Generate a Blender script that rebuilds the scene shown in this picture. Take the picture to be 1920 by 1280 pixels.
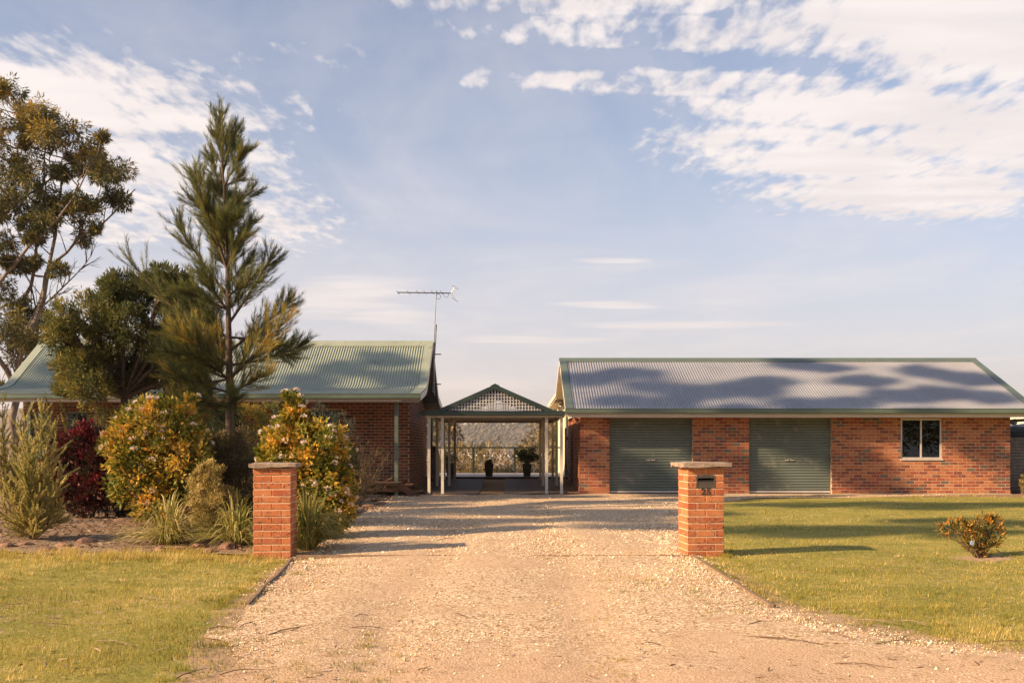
import bpy, bmesh, math, random
import numpy as np
from mathutils import Vector, Matrix

S = bpy.context.scene
for o in list(bpy.data.objects): bpy.data.objects.remove(o)

# ------------------------------------------------------------------ camera, world, sun, exposure
EYE, F, HY, CX = 1.39, 1867.0, 838.0, 960.0
R = math.radians
cam_d = bpy.data.cameras.new('camera'); cam = bpy.data.objects.new('camera', cam_d)
S.collection.objects.link(cam); S.camera = cam
cam_d.sensor_width = 36; cam_d.lens = 35.0
cam_d.shift_x = 0.0; cam_d.shift_y = (HY-640)/1920
cam_d.clip_start = 0.1; cam_d.clip_end = 20000
cam.location = (0, 0, EYE); cam.rotation_euler = (R(90), 0, 0)

SUN_AZ, SUN_EL = R(25), R(26)          # direction the light travels (from +X towards +Y), elevation
sd = bpy.data.lights.new('sun', 'SUN'); sun = bpy.data.objects.new('sun', sd); S.collection.objects.link(sun)
sd.energy = 5.0; sd.angle = R(0.6); sd.color = (1.0, 0.72, 0.44)
SUND = Vector((math.cos(SUN_EL)*math.cos(SUN_AZ), math.cos(SUN_EL)*math.sin(SUN_AZ), -math.sin(SUN_EL)))
sun.rotation_euler = SUND.to_track_quat('-Z', 'Y').to_euler(); sun.location = (-40, -20, 40)
S.view_settings.view_transform = 'Standard'; S.view_settings.look = 'None'
S.view_settings.exposure = 1.0; S.view_settings.gamma = 1.0; S.view_settings.use_curve_mapping = False

def build_world():
    w = bpy.data.worlds.new('World'); S.world = w; w.use_nodes = True
    nt = w.node_tree; N = nt.nodes; L = nt.links; N.clear()
    out = N.new('ShaderNodeOutputWorld'); bg = N.new('ShaderNodeBackground'); L.new(bg.outputs[0], out.inputs[0])
    bg.inputs[1].default_value = 0.082
    sky = N.new('ShaderNodeTexSky'); sky.sky_type = 'NISHITA'; sky.sun_disc = False
    sky.sun_elevation = SUN_EL; sky.sun_rotation = R(245); sky.air_density = 1.0; sky.dust_density = 1.2; sky.ozone_density = 2.0
    def math_(op, a, b=None, c=None):
        n = N.new('ShaderNodeMath'); n.operation = op
        for i, v in enumerate((a, b, c)):
            if v is None: continue
            if isinstance(v, (int, float)): n.inputs[i].default_value = v
            else: L.new(v, n.inputs[i])
        return n.outputs[0]
    def mrange(v, a, b, c=0, d=1, smooth=True):
        n = N.new('ShaderNodeMapRange'); n.interpolation_type = 'SMOOTHSTEP' if smooth else 'LINEAR'
        L.new(v, n.inputs[0])
        for i, q in enumerate((a, b, c, d)): n.inputs[i+1].default_value = q
        return n.outputs[0]
    def noise(vec, scale, detail=6, rough=.55, dist=0.0, sc=None):
        if sc:
            m = N.new('ShaderNodeMapping'); m.inputs['Scale'].default_value = sc; L.new(vec, m.inputs[0]); vec = m.outputs[0]
        n = N.new('ShaderNodeTexNoise'); n.inputs['Scale'].default_value = scale; n.inputs['Detail'].default_value = detail
        n.inputs['Roughness'].default_value = rough; n.inputs['Distortion'].default_value = dist
        L.new(vec, n.inputs['Vector']); return n.outputs[0]
    tc = N.new('ShaderNodeTexCoord')
    sep = N.new('ShaderNodeSeparateXYZ'); L.new(tc.outputs['Generated'], sep.inputs[0])
    zc = math_('MAXIMUM', sep.outputs[2], 0.012)
    comb = N.new('ShaderNodeCombineXYZ')
    L.new(math_('DIVIDE', sep.outputs[0], zc), comb.inputs[0]); L.new(math_('DIVIDE', sep.outputs[1], zc), comb.inputs[1])
    p = comb.outputs[0]                                   # position on a flat cloud layer overhead
    def patch(cx, cy, rx, ry, rot, soft=.42):
        m = N.new('ShaderNodeMapping'); m.vector_type = 'TEXTURE'
        m.inputs['Location'].default_value = (cx, cy, 0); m.inputs['Rotation'].default_value = (0, 0, R(rot))
        m.inputs['Scale'].default_value = (rx, ry, 1); L.new(p, m.inputs[0])
        v = N.new('ShaderNodeVectorMath'); v.operation = 'LENGTH'; L.new(m.outputs[0], v.inputs[0])
        return math_('MINIMUM', math_('SUBTRACT', 1.0, v.outputs['Value']), soft)
    def union(lst):
        a = lst[0]
        for b in lst[1:]: a = math_('MAXIMUM', a, b)
        return a
    # banks of altocumulus
    banks = union([
        patch(1.40, 2.45, .85, .52, 16, 1.5), patch(1.85, 3.20, 1.15, .66, 10, 1.5), patch(1.60, 3.95, .85, .50, 18, .6), patch(.92, 3.30, .55, .26, 12, .5), patch(1.4, 1.9, .95, .4, 10), patch(1.05, 2.35, .66, .38, 12, 1.0), patch(1.05, 2.95, .66, .26, 8, .9), patch(1.15, 3.5, .80, .32, 16, .9),
        patch(.52, 2.74, .70, .12, 3, .33), patch(.30, 2.40, .50, .13, 3, .28), patch(.22, 2.22, .50, .12, 0, .34), patch(.75, 2.25, .35, .22, 0, .15), patch(.8, 2.72, .3, .12, 0, .22),
        patch(-1.55, 2.80, .92, .40, 6, 1.3), patch(-1.10, 3.02, .50, .22, 4, .6), patch(-1.50, 3.55, .70, .52, 0, .5), patch(-1.85, 4.3, .75, .75, 0, .3), patch(-1.30, 4.2, .60, 1.0, 0, .3), patch(-1.05, 3.6, .35, .5, 0, .2),
        patch(-2.7, 3.2, .9, .9, 10), patch(-.55, 2.55, .22, .08, 0, -.05), patch(-.75, 2.62, .2, .10, 0, 0.0), patch(-.9, 2.42, .2, .10, 0, -.02),
    ])
    low = union([
        patch(-1.15, 6.7, .62, 1.3, 18, 1), patch(-.95, 7.6, .5, .7, 10, 1), patch(.56, 5.36, .32, .13, 6, 1), patch(.72, 7.0, .5, .28, 3, 1), patch(1.4, 8.2, 1.2, .4, 0, 1), patch(-2.4, 6.5, .9, .9, 0, 1),
        patch(.2, 9.3, .9, .5, 0, 1), patch(-.7, 16, 1.6, 3.0, 0, 1),
    ])
    big = noise(p, .42, 2, .5)
    away = mrange(sep.outputs[1], .12, -.25)              # the same kind of cloud goes on behind the viewer
    gen = math_('MULTIPLY', mrange(big, .54, .74, -.9, .4), 1.0)
    gen = math_('ADD', gen, math_('MULTIPLY', math_('SUBTRACT', away, 1.0), 1.2))
    n1 = noise(p, 5.0, 9, .60, .15, sc=(1, .5, 1))
    n2 = noise(p, 17.0, 6, .55, .1, sc=(1, .42, 1))
    nn = math_('ADD', math_('MULTIPLY', math_('SUBTRACT', n1, .5), 3.0), math_('MULTIPLY', math_('SUBTRACT', n2, .5), 3.6))
    hb = math_('ADD', math_('MULTIPLY', math_('MAXIMUM', banks, gen), 2.6), nn)
    d1 = mrange(hb, -.05, 1.45)
    nl = noise(p, 1.6, 5, .5, .2, sc=(.5, 2.2, 1))
    hl = math_('ADD', low, math_('MULTIPLY', math_('SUBTRACT', nl, .5), 1.3))
    d2 = math_('MULTIPLY', mrange(hl, .0, .75), .72)
    # thin veil of cirrus
    nv = noise(p, .9, 7, .62, .6, sc=(1.0, .55, 1))
    d3 = math_('MULTIPLY', mrange(nv, .38, .76), .42)
    dens = math_('MAXIMUM', math_('MAXIMUM', d1, d2), d3)
    # pale air low down
    hz = mrange(sep.outputs[2], .32, .015, 0, .60)
    ramp = N.new('ShaderNodeMix'); ramp.data_type = 'RGBA'; L.new(hz, ramp.inputs[0]); L.new(sky.outputs[0], ramp.inputs[6])
    ramp.inputs[7].default_value = (4.9, 4.7, 4.95, 1)
    # thin high veil, thicker to the eye towards the horizon
    vl = N.new('ShaderNodeMix'); vl.data_type = 'RGBA'; L.new(math_('MINIMUM', math_('DIVIDE', .048, math_('MAXIMUM', sep.outputs[2], .05)), .30), vl.inputs[0])
    L.new(ramp.outputs[2], vl.inputs[6]); vl.inputs[7].default_value = (4.7, 4.35, 5.1, 1)
    # cloud colour: warm white, a little greyer in the thick parts
    ng = noise(p, 3.0, 4, .5, 0, sc=(.6, 1.6, 1))
    cc = N.new('ShaderNodeMix'); cc.data_type = 'RGBA'; L.new(mrange(ng, .35, .68), cc.inputs[0])
    cc.inputs[6].default_value = (6.4, 5.85, 5.65, 1); cc.inputs[7].default_value = (5.6, 5.15, 5.1, 1)
    mx = N.new('ShaderNodeMix'); mx.data_type = 'RGBA'; L.new(math_('MULTIPLY', dens, .94), mx.inputs[0])
    L.new(vl.outputs[2], mx.inputs[6]); L.new(cc.outputs[2], mx.inputs[7])
    L.new(mx.outputs[2], bg.inputs[0])
build_world()

# ------------------------------------------------------------------ helpers
COL = S.collection
def P(px, py, D): return np.array(((px-CX)*D/F, D, EYE-(py-HY)*D/F))
def unit(a): return a/np.maximum(np.linalg.norm(a, axis=-1, keepdims=True), 1e-9)

class MB:
    def __init__(s): s.v=[]; s.f=[]; s.n=0
    def add(s, v, f, m=0, t=.5):
        v = np.asarray(v, float).reshape(-1, 3)
        if isinstance(f, np.ndarray): groups = [f]
        else:
            by = {}
            for q in f: by.setdefault(len(q), []).append(q)
            groups = [np.array(x) for x in by.values()]
        for g in groups:
            if len(g) == 0: continue
            tt = np.full(len(g), t, float) if np.isscalar(t) else np.asarray(t, float)
            s.f.append((g+s.n, m, tt))
        s.v.append(v); s.n += len(v); return s
    def mesh(s, name, mats, smooth=False):
        me = bpy.data.meshes.new(name)
        V = np.concatenate(s.v); nl = sum(g.size for g, _, _ in s.f); npoly = sum(len(g) for g, _, _ in s.f)
        me.vertices.add(len(V)); me.vertices.foreach_set('co', V.astype(np.float32).ravel())
        me.loops.add(nl); me.polygons.add(npoly)
        li = np.concatenate([g.ravel() for g, _, _ in s.f]); tot = np.concatenate([np.full(len(g), g.shape[1]) for g, _, _ in s.f])
        me.loops.foreach_set('vertex_index', li.astype(np.int32))
        me.polygons.foreach_set('loop_start', np.concatenate(([0], np.cumsum(tot)[:-1])).astype(np.int32))
        me.polygons.foreach_set('loop_total', tot.astype(np.int32))
        me.polygons.foreach_set('material_index', np.concatenate([np.full(len(g), m) for g, m, _ in s.f]).astype(np.int32))
        a = me.attributes.new('tint', 'FLOAT', 'FACE'); a.data.foreach_set('value', np.concatenate([t for _, _, t in s.f]).astype(np.float32))
        me.polygons.foreach_set('use_smooth', np.full(npoly, bool(smooth)))
        for m in (mats if isinstance(mats, (list, tuple)) else [mats]): me.materials.append(m)
        me.update(calc_edges=True); return me
    def build(s, name, mats, parent=None, smooth=False, loc=None):
        return link(name, s.mesh(name, mats, smooth), parent, loc)

def link(name, me, parent=None, loc=None, rz=0):
    o = bpy.data.objects.new(name, me); COL.objects.link(o)
    if loc is not None: o.location = loc
    if rz: o.rotation_euler = (0, 0, rz)
    if parent: o.parent = parent
    return o
def tag(o, label, cat, group=None, kind=None):
    o['label'] = label; o['category'] = cat
    if group: o['group'] = group
    if kind: o['kind'] = kind
    return o
def thing(name, label, cat, loc=(0,0,0), rz=0, group=None):
    o = bpy.data.objects.new(name, None); COL.objects.link(o); o.location = loc; o.rotation_euler = (0,0,rz)
    o.empty_display_size = .1
    return tag(o, label, cat, group)
def struct(o): o['kind'] = 'structure'; return o
def dup(root, loc, rz=0, label=None):
    r = root.copy(); COL.objects.link(r); r.location = loc; r.rotation_euler = (0,0,rz)
    if label: r['label'] = label
    for ch in [c for c in bpy.data.objects if c.parent == root]:
        c = ch.copy(); COL.objects.link(c); c.parent = r
        for g in [q for q in bpy.data.objects if q.parent == ch]:
            d = g.copy(); COL.objects.link(d); d.parent = c
    return r

def box(x0, x1, y0, y1, z0, z1):
    v = [(x0,y0,z0),(x1,y0,z0),(x1,y1,z0),(x0,y1,z0),(x0,y0,z1),(x1,y0,z1),(x1,y1,z1),(x0,y1,z1)]
    return v, [(3,2,1,0),(4,5,6,7),(0,1,5,4),(1,2,6,5),(2,3,7,6),(3,0,4,7)]
def tube(path, rad, sides=6, cap=True):
    path = np.asarray(path, float); n = len(path)
    rad = np.full(n, rad, float) if np.isscalar(rad) else np.asarray(rad, float)
    tan = unit(np.gradient(path, axis=0)); ref = np.array((.31, .17, .93))
    if abs(tan[0] @ ref) > .93: ref = np.array((.9, .1, .2))
    a = unit(np.cross(tan, ref)); b = np.cross(tan, a)
    th = np.linspace(0, 2*np.pi, sides, endpoint=False)
    v = path[:,None]+rad[:,None,None]*(np.cos(th)[None,:,None]*a[:,None]+np.sin(th)[None,:,None]*b[:,None])
    f = [(i*sides+k, i*sides+(k+1)%sides, (i+1)*sides+(k+1)%sides, (i+1)*sides+k) for i in range(n-1) for k in range(sides)]
    if cap: f += [tuple(range(sides))[::-1], tuple((n-1)*sides+k for k in range(sides))]
    return v.reshape(-1, 3), f
def lathe(prof, sides=20):
    th = np.linspace(0, 2*np.pi, sides, endpoint=False); v = []; f = []
    for r, z in prof: v += [(r*math.cos(t), r*math.sin(t), z) for t in th]
    for i in range(len(prof)-1):
        f += [(i*sides+k, i*sides+(k+1)%sides, (i+1)*sides+(k+1)%sides, (i+1)*sides+k) for k in range(sides)]
    f += [tuple(range(sides))[::-1], tuple((len(prof)-1)*sides+k for k in range(sides))]
    return v, f
def prism_x(poly, x0, x1):      # polygon in (y,z) pushed along x
    n = len(poly); v = [(x0,y,z) for y, z in poly]+[(x1,y,z) for y, z in poly]
    return v, [tuple(range(n))[::-1], tuple(range(n, 2*n))]+[(i, (i+1)%n, n+(i+1)%n, n+i) for i in range(n)]
def prism_y(poly, y0, y1):      # polygon in (x,z) pushed along y
    n = len(poly); v = [(x,y0,z) for x, z in poly]+[(x,y1,z) for x, z in poly]
    return v, [tuple(range(n)), tuple(range(n, 2*n))[::-1]]+[((i+1)%n, i, n+i, n+(i+1)%n) for i in range(n)]
def one(name, shape, m, parent=None, smooth=False, loc=None):
    return MB().add(*shape).build(name, m, parent, smooth, loc)
def soft_box_mesh(name, lx, ly, lz, c, m, seg=1):
    bm = bmesh.new(); bmesh.ops.create_cube(bm, size=1); bmesh.ops.scale(bm, vec=(lx, ly, lz), verts=bm.verts)
    bmesh.ops.bevel(bm, geom=bm.edges[:], offset=c, segments=seg, affect='EDGES')
    me = bpy.data.meshes.new(name); bm.to_mesh(me); bm.free(); me.materials.append(m); return me

# smooth pseudo random field used for relief and scatter
def fbm(x, y, seed=0, oct=4):
    r = np.random.default_rng(seed); s = np.zeros(np.broadcast(x, y).shape); a = 1.0; fr = 1.0
    for _ in range(oct):
        for _ in range(3):
            t = r.uniform(0, 2*np.pi); ph = r.uniform(0, 2*np.pi); k = fr*r.uniform(.7, 1.3)
            s = s+a*np.sin(k*(x*math.cos(t)+y*math.sin(t))+ph)/3
        a *= .55; fr *= 2.03
    return s

# ------------------------------------------------------------------ materials
def new_mat(name):
    m = bpy.data.materials.new(name); m.use_nodes = True; nt = m.node_tree
    return m, nt, nt.nodes['Principled BSDF']
def nz(nt, vec, scale, detail=4, rough=.55):
    n = nt.nodes.new('ShaderNodeTexNoise'); n.inputs['Scale'].default_value = scale
    n.inputs['Detail'].default_value = detail; n.inputs['Roughness'].default_value = rough
    nt.links.new(vec, n.inputs['Vector']); return n.outputs[0]
def rng_(nt, v, a, b, c=0, d=1):
    n = nt.nodes.new('ShaderNodeMapRange'); n.interpolation_type = 'SMOOTHSTEP'; nt.links.new(v, n.inputs[0])
    for i, q in enumerate((a, b, c, d)): n.inputs[i+1].default_value = q
    return n.outputs[0]
def mixc(nt, f, a, b, mode='MIX'):
    n = nt.nodes.new('ShaderNodeMix'); n.data_type = 'RGBA'; n.blend_type = mode
    if isinstance(f, (int, float)): n.inputs[0].default_value = f
    else: nt.links.new(f, n.inputs[0])
    for i, c in ((6, a), (7, b)):
        if isinstance(c, tuple): n.inputs[i].default_value = (*c, 1)
        else: nt.links.new(c, n.inputs[i])
    return n.outputs[2]
def mth(nt, op, a, b):
    n = nt.nodes.new('ShaderNodeMath'); n.operation = op
    for i, v in enumerate((a, b)):
        if isinstance(v, (int, float)): n.inputs[i].default_value = v
        else: nt.links.new(v, n.inputs[i])
    return n.outputs[0]
def bump(nt, b, h, strength=.3, dist=.01):
    n = nt.nodes.new('ShaderNodeBump'); n.inputs['Strength'].default_value = strength; n.inputs['Distance'].default_value = dist
    nt.links.new(h, n.inputs['Height']); nt.links.new(n.outputs[0], b.inputs['Normal'])
def pos(nt): return nt.nodes.new('ShaderNodeNewGeometry').outputs['Position']
def pm(name, c1, c2, scale=6, rough=.8, bs=40, bst=.25, metal=0, spec=.35, stain=None):
    m, nt, b = new_mat(name); p = pos(nt)
    c = mixc(nt, rng_(nt, nz(nt, p, scale), .33, .67), c1, c2)
    if stain: c = mixc(nt, rng_(nt, nz(nt, p, stain[1], 6, .65), stain[2], stain[2]+.14), c, stain[0])
    nt.links.new(c, b.inputs['Base Color']); b.inputs['Roughness'].default_value = rough
    b.inputs['Metallic'].default_value = metal; b.inputs['Specular IOR Level'].default_value = spec
    if bst: bump(nt, b, nz(nt, p, bs, 4), bst, .01)
    return m
def brick_mat(name, c1, c2, spot=(.05,.035,.03), pale=(.75,.62,.5), amt=.66, wear=.2):
    m, nt, b = new_mat(name); p = pos(nt)
    c = mixc(nt, rng_(nt, nz(nt, p, 14, 3), .3, .7), c1, c2)
    c = mixc(nt, rng_(nt, nz(nt, p, 3.1, 6, .7), .50, .72, 0, wear), c, (.16,.085,.055)); c = mixc(nt, rng_(nt, nz(nt, p, 5.3, 6, .7), .56, .74, 0, wear), c, (.55,.38,.26))
    c = mixc(nt, rng_(nt, nz(nt, p, 36, 2), amt, amt+.05), c, spot)
    c = mixc(nt, rng_(nt, nz(nt, p, 55, 2), .68, .72), c, pale)
    nt.links.new(c, b.inputs['Base Color']); b.inputs['Roughness'].default_value = .85; b.inputs['Specular IOR Level'].default_value = .25
    bump(nt, b, nz(nt, p, 90, 5), .5, .006); return m
def leaf_mat(name, cols, trans=.35, rough=.55, spec=.3):
    m, nt, b = new_mat(name)
    a = nt.nodes.new('ShaderNodeAttribute'); a.attribute_name = 'tint'
    r = nt.nodes.new('ShaderNodeValToRGB'); nt.links.new(a.outputs['Fac'], r.inputs[0]); e = r.color_ramp.elements
    while len(e) < len(cols): e.new(.5)
    for i, c in enumerate(cols): e[i].position = i/(len(cols)-1); e[i].color = (*c, 1)
    nt.links.new(r.outputs[0], b.inputs['Base Color']); b.inputs['Roughness'].default_value = rough; b.inputs['Specular IOR Level'].default_value = spec
    if trans:
        t = nt.nodes.new('ShaderNodeBsdfTranslucent'); nt.links.new(r.outputs[0], t.inputs[0])
        mx = nt.nodes.new('ShaderNodeMixShader'); mx.inputs[0].default_value = trans
        nt.links.new(b.outputs[0], mx.inputs[1]); nt.links.new(t.outputs[0], mx.inputs[2])
        nt.links.new(mx.outputs[0], nt.nodes['Material Output'].inputs[0])
    return m
def glass_mat(name):
    m, nt, b = new_mat(name); nt.nodes.remove(b)
    g = nt.nodes.new('ShaderNodeBsdfGlossy'); g.inputs['Roughness'].default_value = .01; g.inputs[0].default_value = (.9,.92,.9,1)
    t = nt.nodes.new('ShaderNodeBsdfTransparent'); t.inputs[0].default_value = (.25,.27,.25,1)
    fr = nt.nodes.new('ShaderNodeFresnel'); fr.inputs[0].default_value = 1.5
    mx = nt.nodes.new('ShaderNodeMixShader'); nt.links.new(fr.outputs[0], mx.inputs[0]); nt.links.new(t.outputs[0], mx.inputs[1]); nt.links.new(g.outputs[0], mx.inputs[2])
    nt.links.new(mx.outputs[0], nt.nodes['Material Output'].inputs[0]); return m

BR = [brick_mat('brick_orange', (.426,.144,.056), (.345,.111,.045)), brick_mat('brick_red', (.335,.086,.041), (.264,.073,.036)),
      brick_mat('brick_brown', (.218,.077,.043), (.172,.059,.036)), brick_mat('brick_tan', (.446,.183,.083), (.366,.134,.060)),
      brick_mat('brick_grey', (.117,.088,.063), (.152,.111,.077)), brick_mat('brick_dark_red', (.243,.067,.041), (.192,.056,.035))]
HBR = [brick_mat('house_brick_red', (.232,.077,.043), (.181,.062,.036)), brick_mat('house_brick_brown', (.172,.065,.039), (.129,.050,.033)),
       brick_mat('house_brick_orange', (.284,.103,.052), (.232,.082,.043)), brick_mat('house_brick_dark', (.103,.047,.034), (.086,.041,.031))]
PBR = [brick_mat('pillar_brick_orange', (.475,.170,.067), (.411,.138,.055), amt=.62, wear=.42), brick_mat('pillar_brick_deep', (.420,.134,.054), (.364,.111,.046), amt=.60, wear=.42),
       brick_mat('pillar_brick_light', (.507,.198,.083), (.443,.158,.067), amt=.66), brick_mat('pillar_brick_red', (.396,.103,.044), (.348,.091,.040), amt=.64, wear=.42)]
M = dict(
 mortar=pm('mortar', (.52,.385,.26), (.44,.32,.215), 12, .95, 60, .4), pillar_mortar=pm('pillar_mortar', (.66,.47,.31), (.55,.38,.25), 12, .95, 60, .4),
 concrete=pm('concrete', (.42,.34,.27), (.33,.27,.22), 5, .9, 50, .3), sandstone=pm('sandstone', (.37,.28,.215), (.27,.20,.155), 9, .9, 35, .7, stain=((.2,.16,.13), 13, .58)),
 roof_green=pm('roof_green', (.30,.33,.255), (.26,.29,.225), 1.2, .40, 20, .04, 0, .45, stain=((.20,.225,.18), 2.2, .56)),
 roof_grey=pm('roof_grey', (.27,.272,.298), (.228,.232,.258), .9, .45, 20, .04, 0, .4, stain=((.25,.235,.235), 1.7, .55)),
 rail_green=pm('rail_green', (.022,.032,.026), (.018,.027,.022), 3, .5, 20, .03, 0, .3), trim_green=pm('trim_green', (.115,.150,.118), (.10,.132,.105), 3, .4, 20, .03, 0, .45), trim_dark=pm('trim_dark', (.042,.064,.054), (.036,.056,.047), 3, .42, 20, .03, 0, .45),
 door_green=pm('door_green', (.130,.152,.126), (.112,.133,.110), 1.3, .42, 20, .03, 0, .45, stain=((.20,.20,.155), 2.6, .54)), cream=pm('cream_paint', (.62,.55,.44), (.57,.50,.40), 3, .5, 30, .05),
 cream_board=pm('cream_board', (.66,.64,.44), (.60,.58,.40), 3, .6, 30, .05), fascia=pm('fascia', (.62,.52,.44), (.56,.47,.40), 2, .5, 30, .04),
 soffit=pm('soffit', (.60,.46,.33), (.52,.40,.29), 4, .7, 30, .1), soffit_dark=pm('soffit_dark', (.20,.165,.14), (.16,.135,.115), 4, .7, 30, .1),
 lattice=pm('lattice_paint', (.60,.57,.54), (.52,.50,.47), 8, .6, 40, .1), alu=pm('aluminium', (.62,.56,.50), (.56,.50,.45), 5, .4, 30, .03, .3),
 steel=pm('galvanised_steel', (.30,.29,.29), (.22,.215,.215), 10, .4, 40, .05, .7), darksteel=pm('dark_steel', (.07,.07,.075), (.05,.05,.055), 10, .5, 40, .05, .4),
 black=pm('black_gap', (.012,.012,.012), (.01,.01,.01), 5, .8, 30, 0), boxgrey=pm('letterbox_grey', (.105,.09,.078), (.085,.073,.064), 6, .45, 40, .1, .2),
 timber=pm('brown_timber', (.14,.068,.035), (.095,.045,.025), 9, .75, 50, .4), greytimber=pm('grey_timber', (.16,.145,.135), (.10,.092,.088), 9, .8, 50, .4),
 deckwood=pm('deck_timber', (.20,.16,.14), (.14,.115,.10), 8, .45, 40, .2), edging=pm('edging_timber', (.27,.18,.11), (.19,.125,.08), 14, .85, 50, .5),
 paver=pm('paver', (.13,.092,.078), (.09,.066,.058), 9, .6, 50, .4), bark=pm('bark', (.13,.088,.06), (.075,.05,.036), 14, .9, 30, .8),
 palebark=pm('pale_bark', (.23,.175,.13), (.13,.098,.072), 3, .8, 20, .4), deadwood=pm('dead_wood', (.58,.47,.38), (.42,.33,.26), 3, .8, 20, .2),
 twig=pm('twig', (.16,.10,.065), (.11,.07,.045), 14, .9, 30, .4), drytwig=pm('dry_twig', (.30,.215,.15), (.22,.15,.10), 14, .9, 30, .4),
 rock=pm('rock', (.30,.165,.10), (.17,.10,.07), 7, .9, 25, .8), pot=pm('pot', (.085,.075,.065), (.06,.054,.048), 6, .6, 40, .2),
 tank=pm('tank_blue', (.14,.155,.17), (.11,.125,.14), 4, .5, 30, .1), gas=pm('gas_cylinder_grey', (.25,.25,.25), (.18,.18,.18), 6, .5, 30, .1),
 glass=glass_mat('window_glass'), interior=pm('dark_interior', (.02,.018,.016), (.015,.014,.012), 3, .9, 30, 0), bronze=pm('bronze_lamp', (.35,.17,.08), (.28,.13,.06), 8, .35, 40, .05, .6),
 tag=pm('blue_tag', (.50,.66,.80), (.45,.6,.75), 5, .5, 30, 0), cliff=pm('cliff_rock', (.55,.45,.36), (.36,.28,.22), .05, .9, .3, .8),
 white=pm('white_plastic', (.75,.73,.70), (.68,.66,.63), 5, .4, 30, 0))

# ------------------------------------------------------------------ ground
def gz(x, y):
    x = np.asarray(x, float); y = np.asarray(y, float)
    z = np.interp(y, [-80, 12, 27, 33.5, 39, 60, 110, 200, 320, 420, 800, 1300, 2300, 3200, 6000],
                     [0, 0, .07, .30, .30, -3.2, -12, -27, -30, -42, -95, -90, 60, 112, 130])
    mid = 40*np.exp(-((y-330)/85)**2)*np.clip(.22+np.abs(x+6)/26, .2, .90)           # two spurs either side of the gully
    far = np.clip((y-1200)/900, 0, 1)*(26*fbm(x/260, y/260, 5)+9*fbm(x/70, y/70, 6))
    near = np.where(np.abs(y) < 60, .022*fbm(x/1.3, y/1.3, 3, 3), 0)*np.clip((26-y)/6, .0, 1)
    return z+mid+far+near
def ground():
    a = np.concatenate([np.linspace(-60, 4, 40), np.linspace(4.3, 30, 110), np.linspace(31, 60, 36), np.geomspace(62, 6000, 110)])
    b = np.concatenate([-np.geomspace(4000, 22, 50), np.linspace(-21, 21, 170), np.geomspace(22, 4000, 50)])
    X, Y = np.meshgrid(b, a); Z = gz(X, Y); n, m = X.shape
    i = (np.arange(n-1)[:,None]*m+np.arange(m-1)[None]).ravel()
    f = np.stack([i, i+1, i+m+1, i+m], 1)
    mt, nt, bs = new_mat('lawn_soil'); p = pos(nt)
    sep = nt.nodes.new('ShaderNodeSeparateXYZ'); nt.links.new(p, sep.inputs[0])
    c = mixc(nt, rng_(nt, nz(nt, p, 1.1, 5), .36, .62), (.34,.285,.07), (.25,.23,.052))
    c = mixc(nt, rng_(nt, nz(nt, p, 5, 6, .7), .52, .70), c, (.46,.355,.15))
    c = mixc(nt, rng_(nt, nz(nt, p, 30, 4, .7), .50, .74), c, (.10,.085,.03))
    dirt = mixc(nt, nz(nt, p, 6, 6), (.48,.335,.215), (.37,.245,.15))
    edge = mth(nt, 'ADD', mth(nt, 'ADD', sep.outputs[1], mth(nt, 'MULTIPLY', sep.outputs[0], -.2)), mth(nt, 'MULTIPLY', nz(nt, p, 1.3, 5, .6), 3.0))
    c = mixc(nt, rng_(nt, edge, 7.7, 6.9), c, dirt)
    strip = mth(nt, 'ADD', sep.outputs[1], mth(nt, 'MULTIPLY', nz(nt, p, 1.7, 4), 1.4))
    c = mixc(nt, rng_(nt, strip, 26.8, 27.5), c, (.28,.19,.12))
    c = mixc(nt, rng_(nt, sep.outputs[1], 45, 70), c, mixc(nt, nz(nt, p, .11, 6, .7), (.13,.10,.062), (.21,.155,.10)))
    nt.links.new(c, bs.inputs['Base Color']); bs.inputs['Roughness'].default_value = .95; bs.inputs['Specular IOR Level'].default_value = .1
    bump(nt, bs, nz(nt, p, 18, 8, .7), .8, .03)
    at = nt.nodes.new('ShaderNodeAttribute'); at.attribute_name = 'bare'
    dm_ = mth(nt, 'ADD', at.outputs['Fac'], mth(nt, 'MULTIPLY', mth(nt, 'SUBTRACT', nz(nt, p, 7, 6, .65), .5), 1.5))
    dm_ = rng_(nt, dm_, .30, .60)
    nt.links.new(mixc(nt, dm_, c, dirt), bs.inputs['Base Color'])
    o = MB().add(np.stack([X, Y, Z], -1).reshape(-1, 3), f).build('ground', mt, smooth=True)
    xx, yy = X.ravel(), Y.ravel(); dd = np.maximum(dl(yy)-xx, xx-dr(yy)); w_ = np.interp(yy, [5, 8, 12.5, 14], [.9, .6, .16, .25])*np.where(xx < 0, .6, 1)
    bare = np.where((yy > 2) & (yy < 27.2), np.clip(1-dd/w_, 0, 1), 0); bare = np.maximum(bare, np.where(yy < 24, np.clip(.55*fbm(xx*.8, yy*.8, 91)-.12, 0, .3), 0)*(np.abs(xx) < 21))
    bare = np.maximum(bare, np.clip(1.25-np.hypot(xx-5.98, yy-12.62)/.42, 0, 1))
    a = o.data.attributes.new('bare', 'FLOAT', 'POINT'); a.data.foreach_set('value', bare.astype(np.float32)); struct(o)
def dl(y):   # left edge of the drive
    return np.interp(y, [3, 5.4, 6.2, 7.2, 8.9, 12.6, 13.2, 15, 18.9, 27.2], [-1.4, -1.6, -1.78, -2.05, -2.33, -2.78, -2.8, -2.85, -3.05, -3.3])
def dr(y):
    return np.interp(y, [3, 5.4, 6.2, 7.2, 8.6, 12.5, 14, 20, 24, 25.7, 26.2, 27.3], [8.5, 6.5, 3.9, 2.75, 2.2, 2.25, 2.5, 3.5, 4.9, 6.2, 9, 12.5])
ground()
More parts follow.
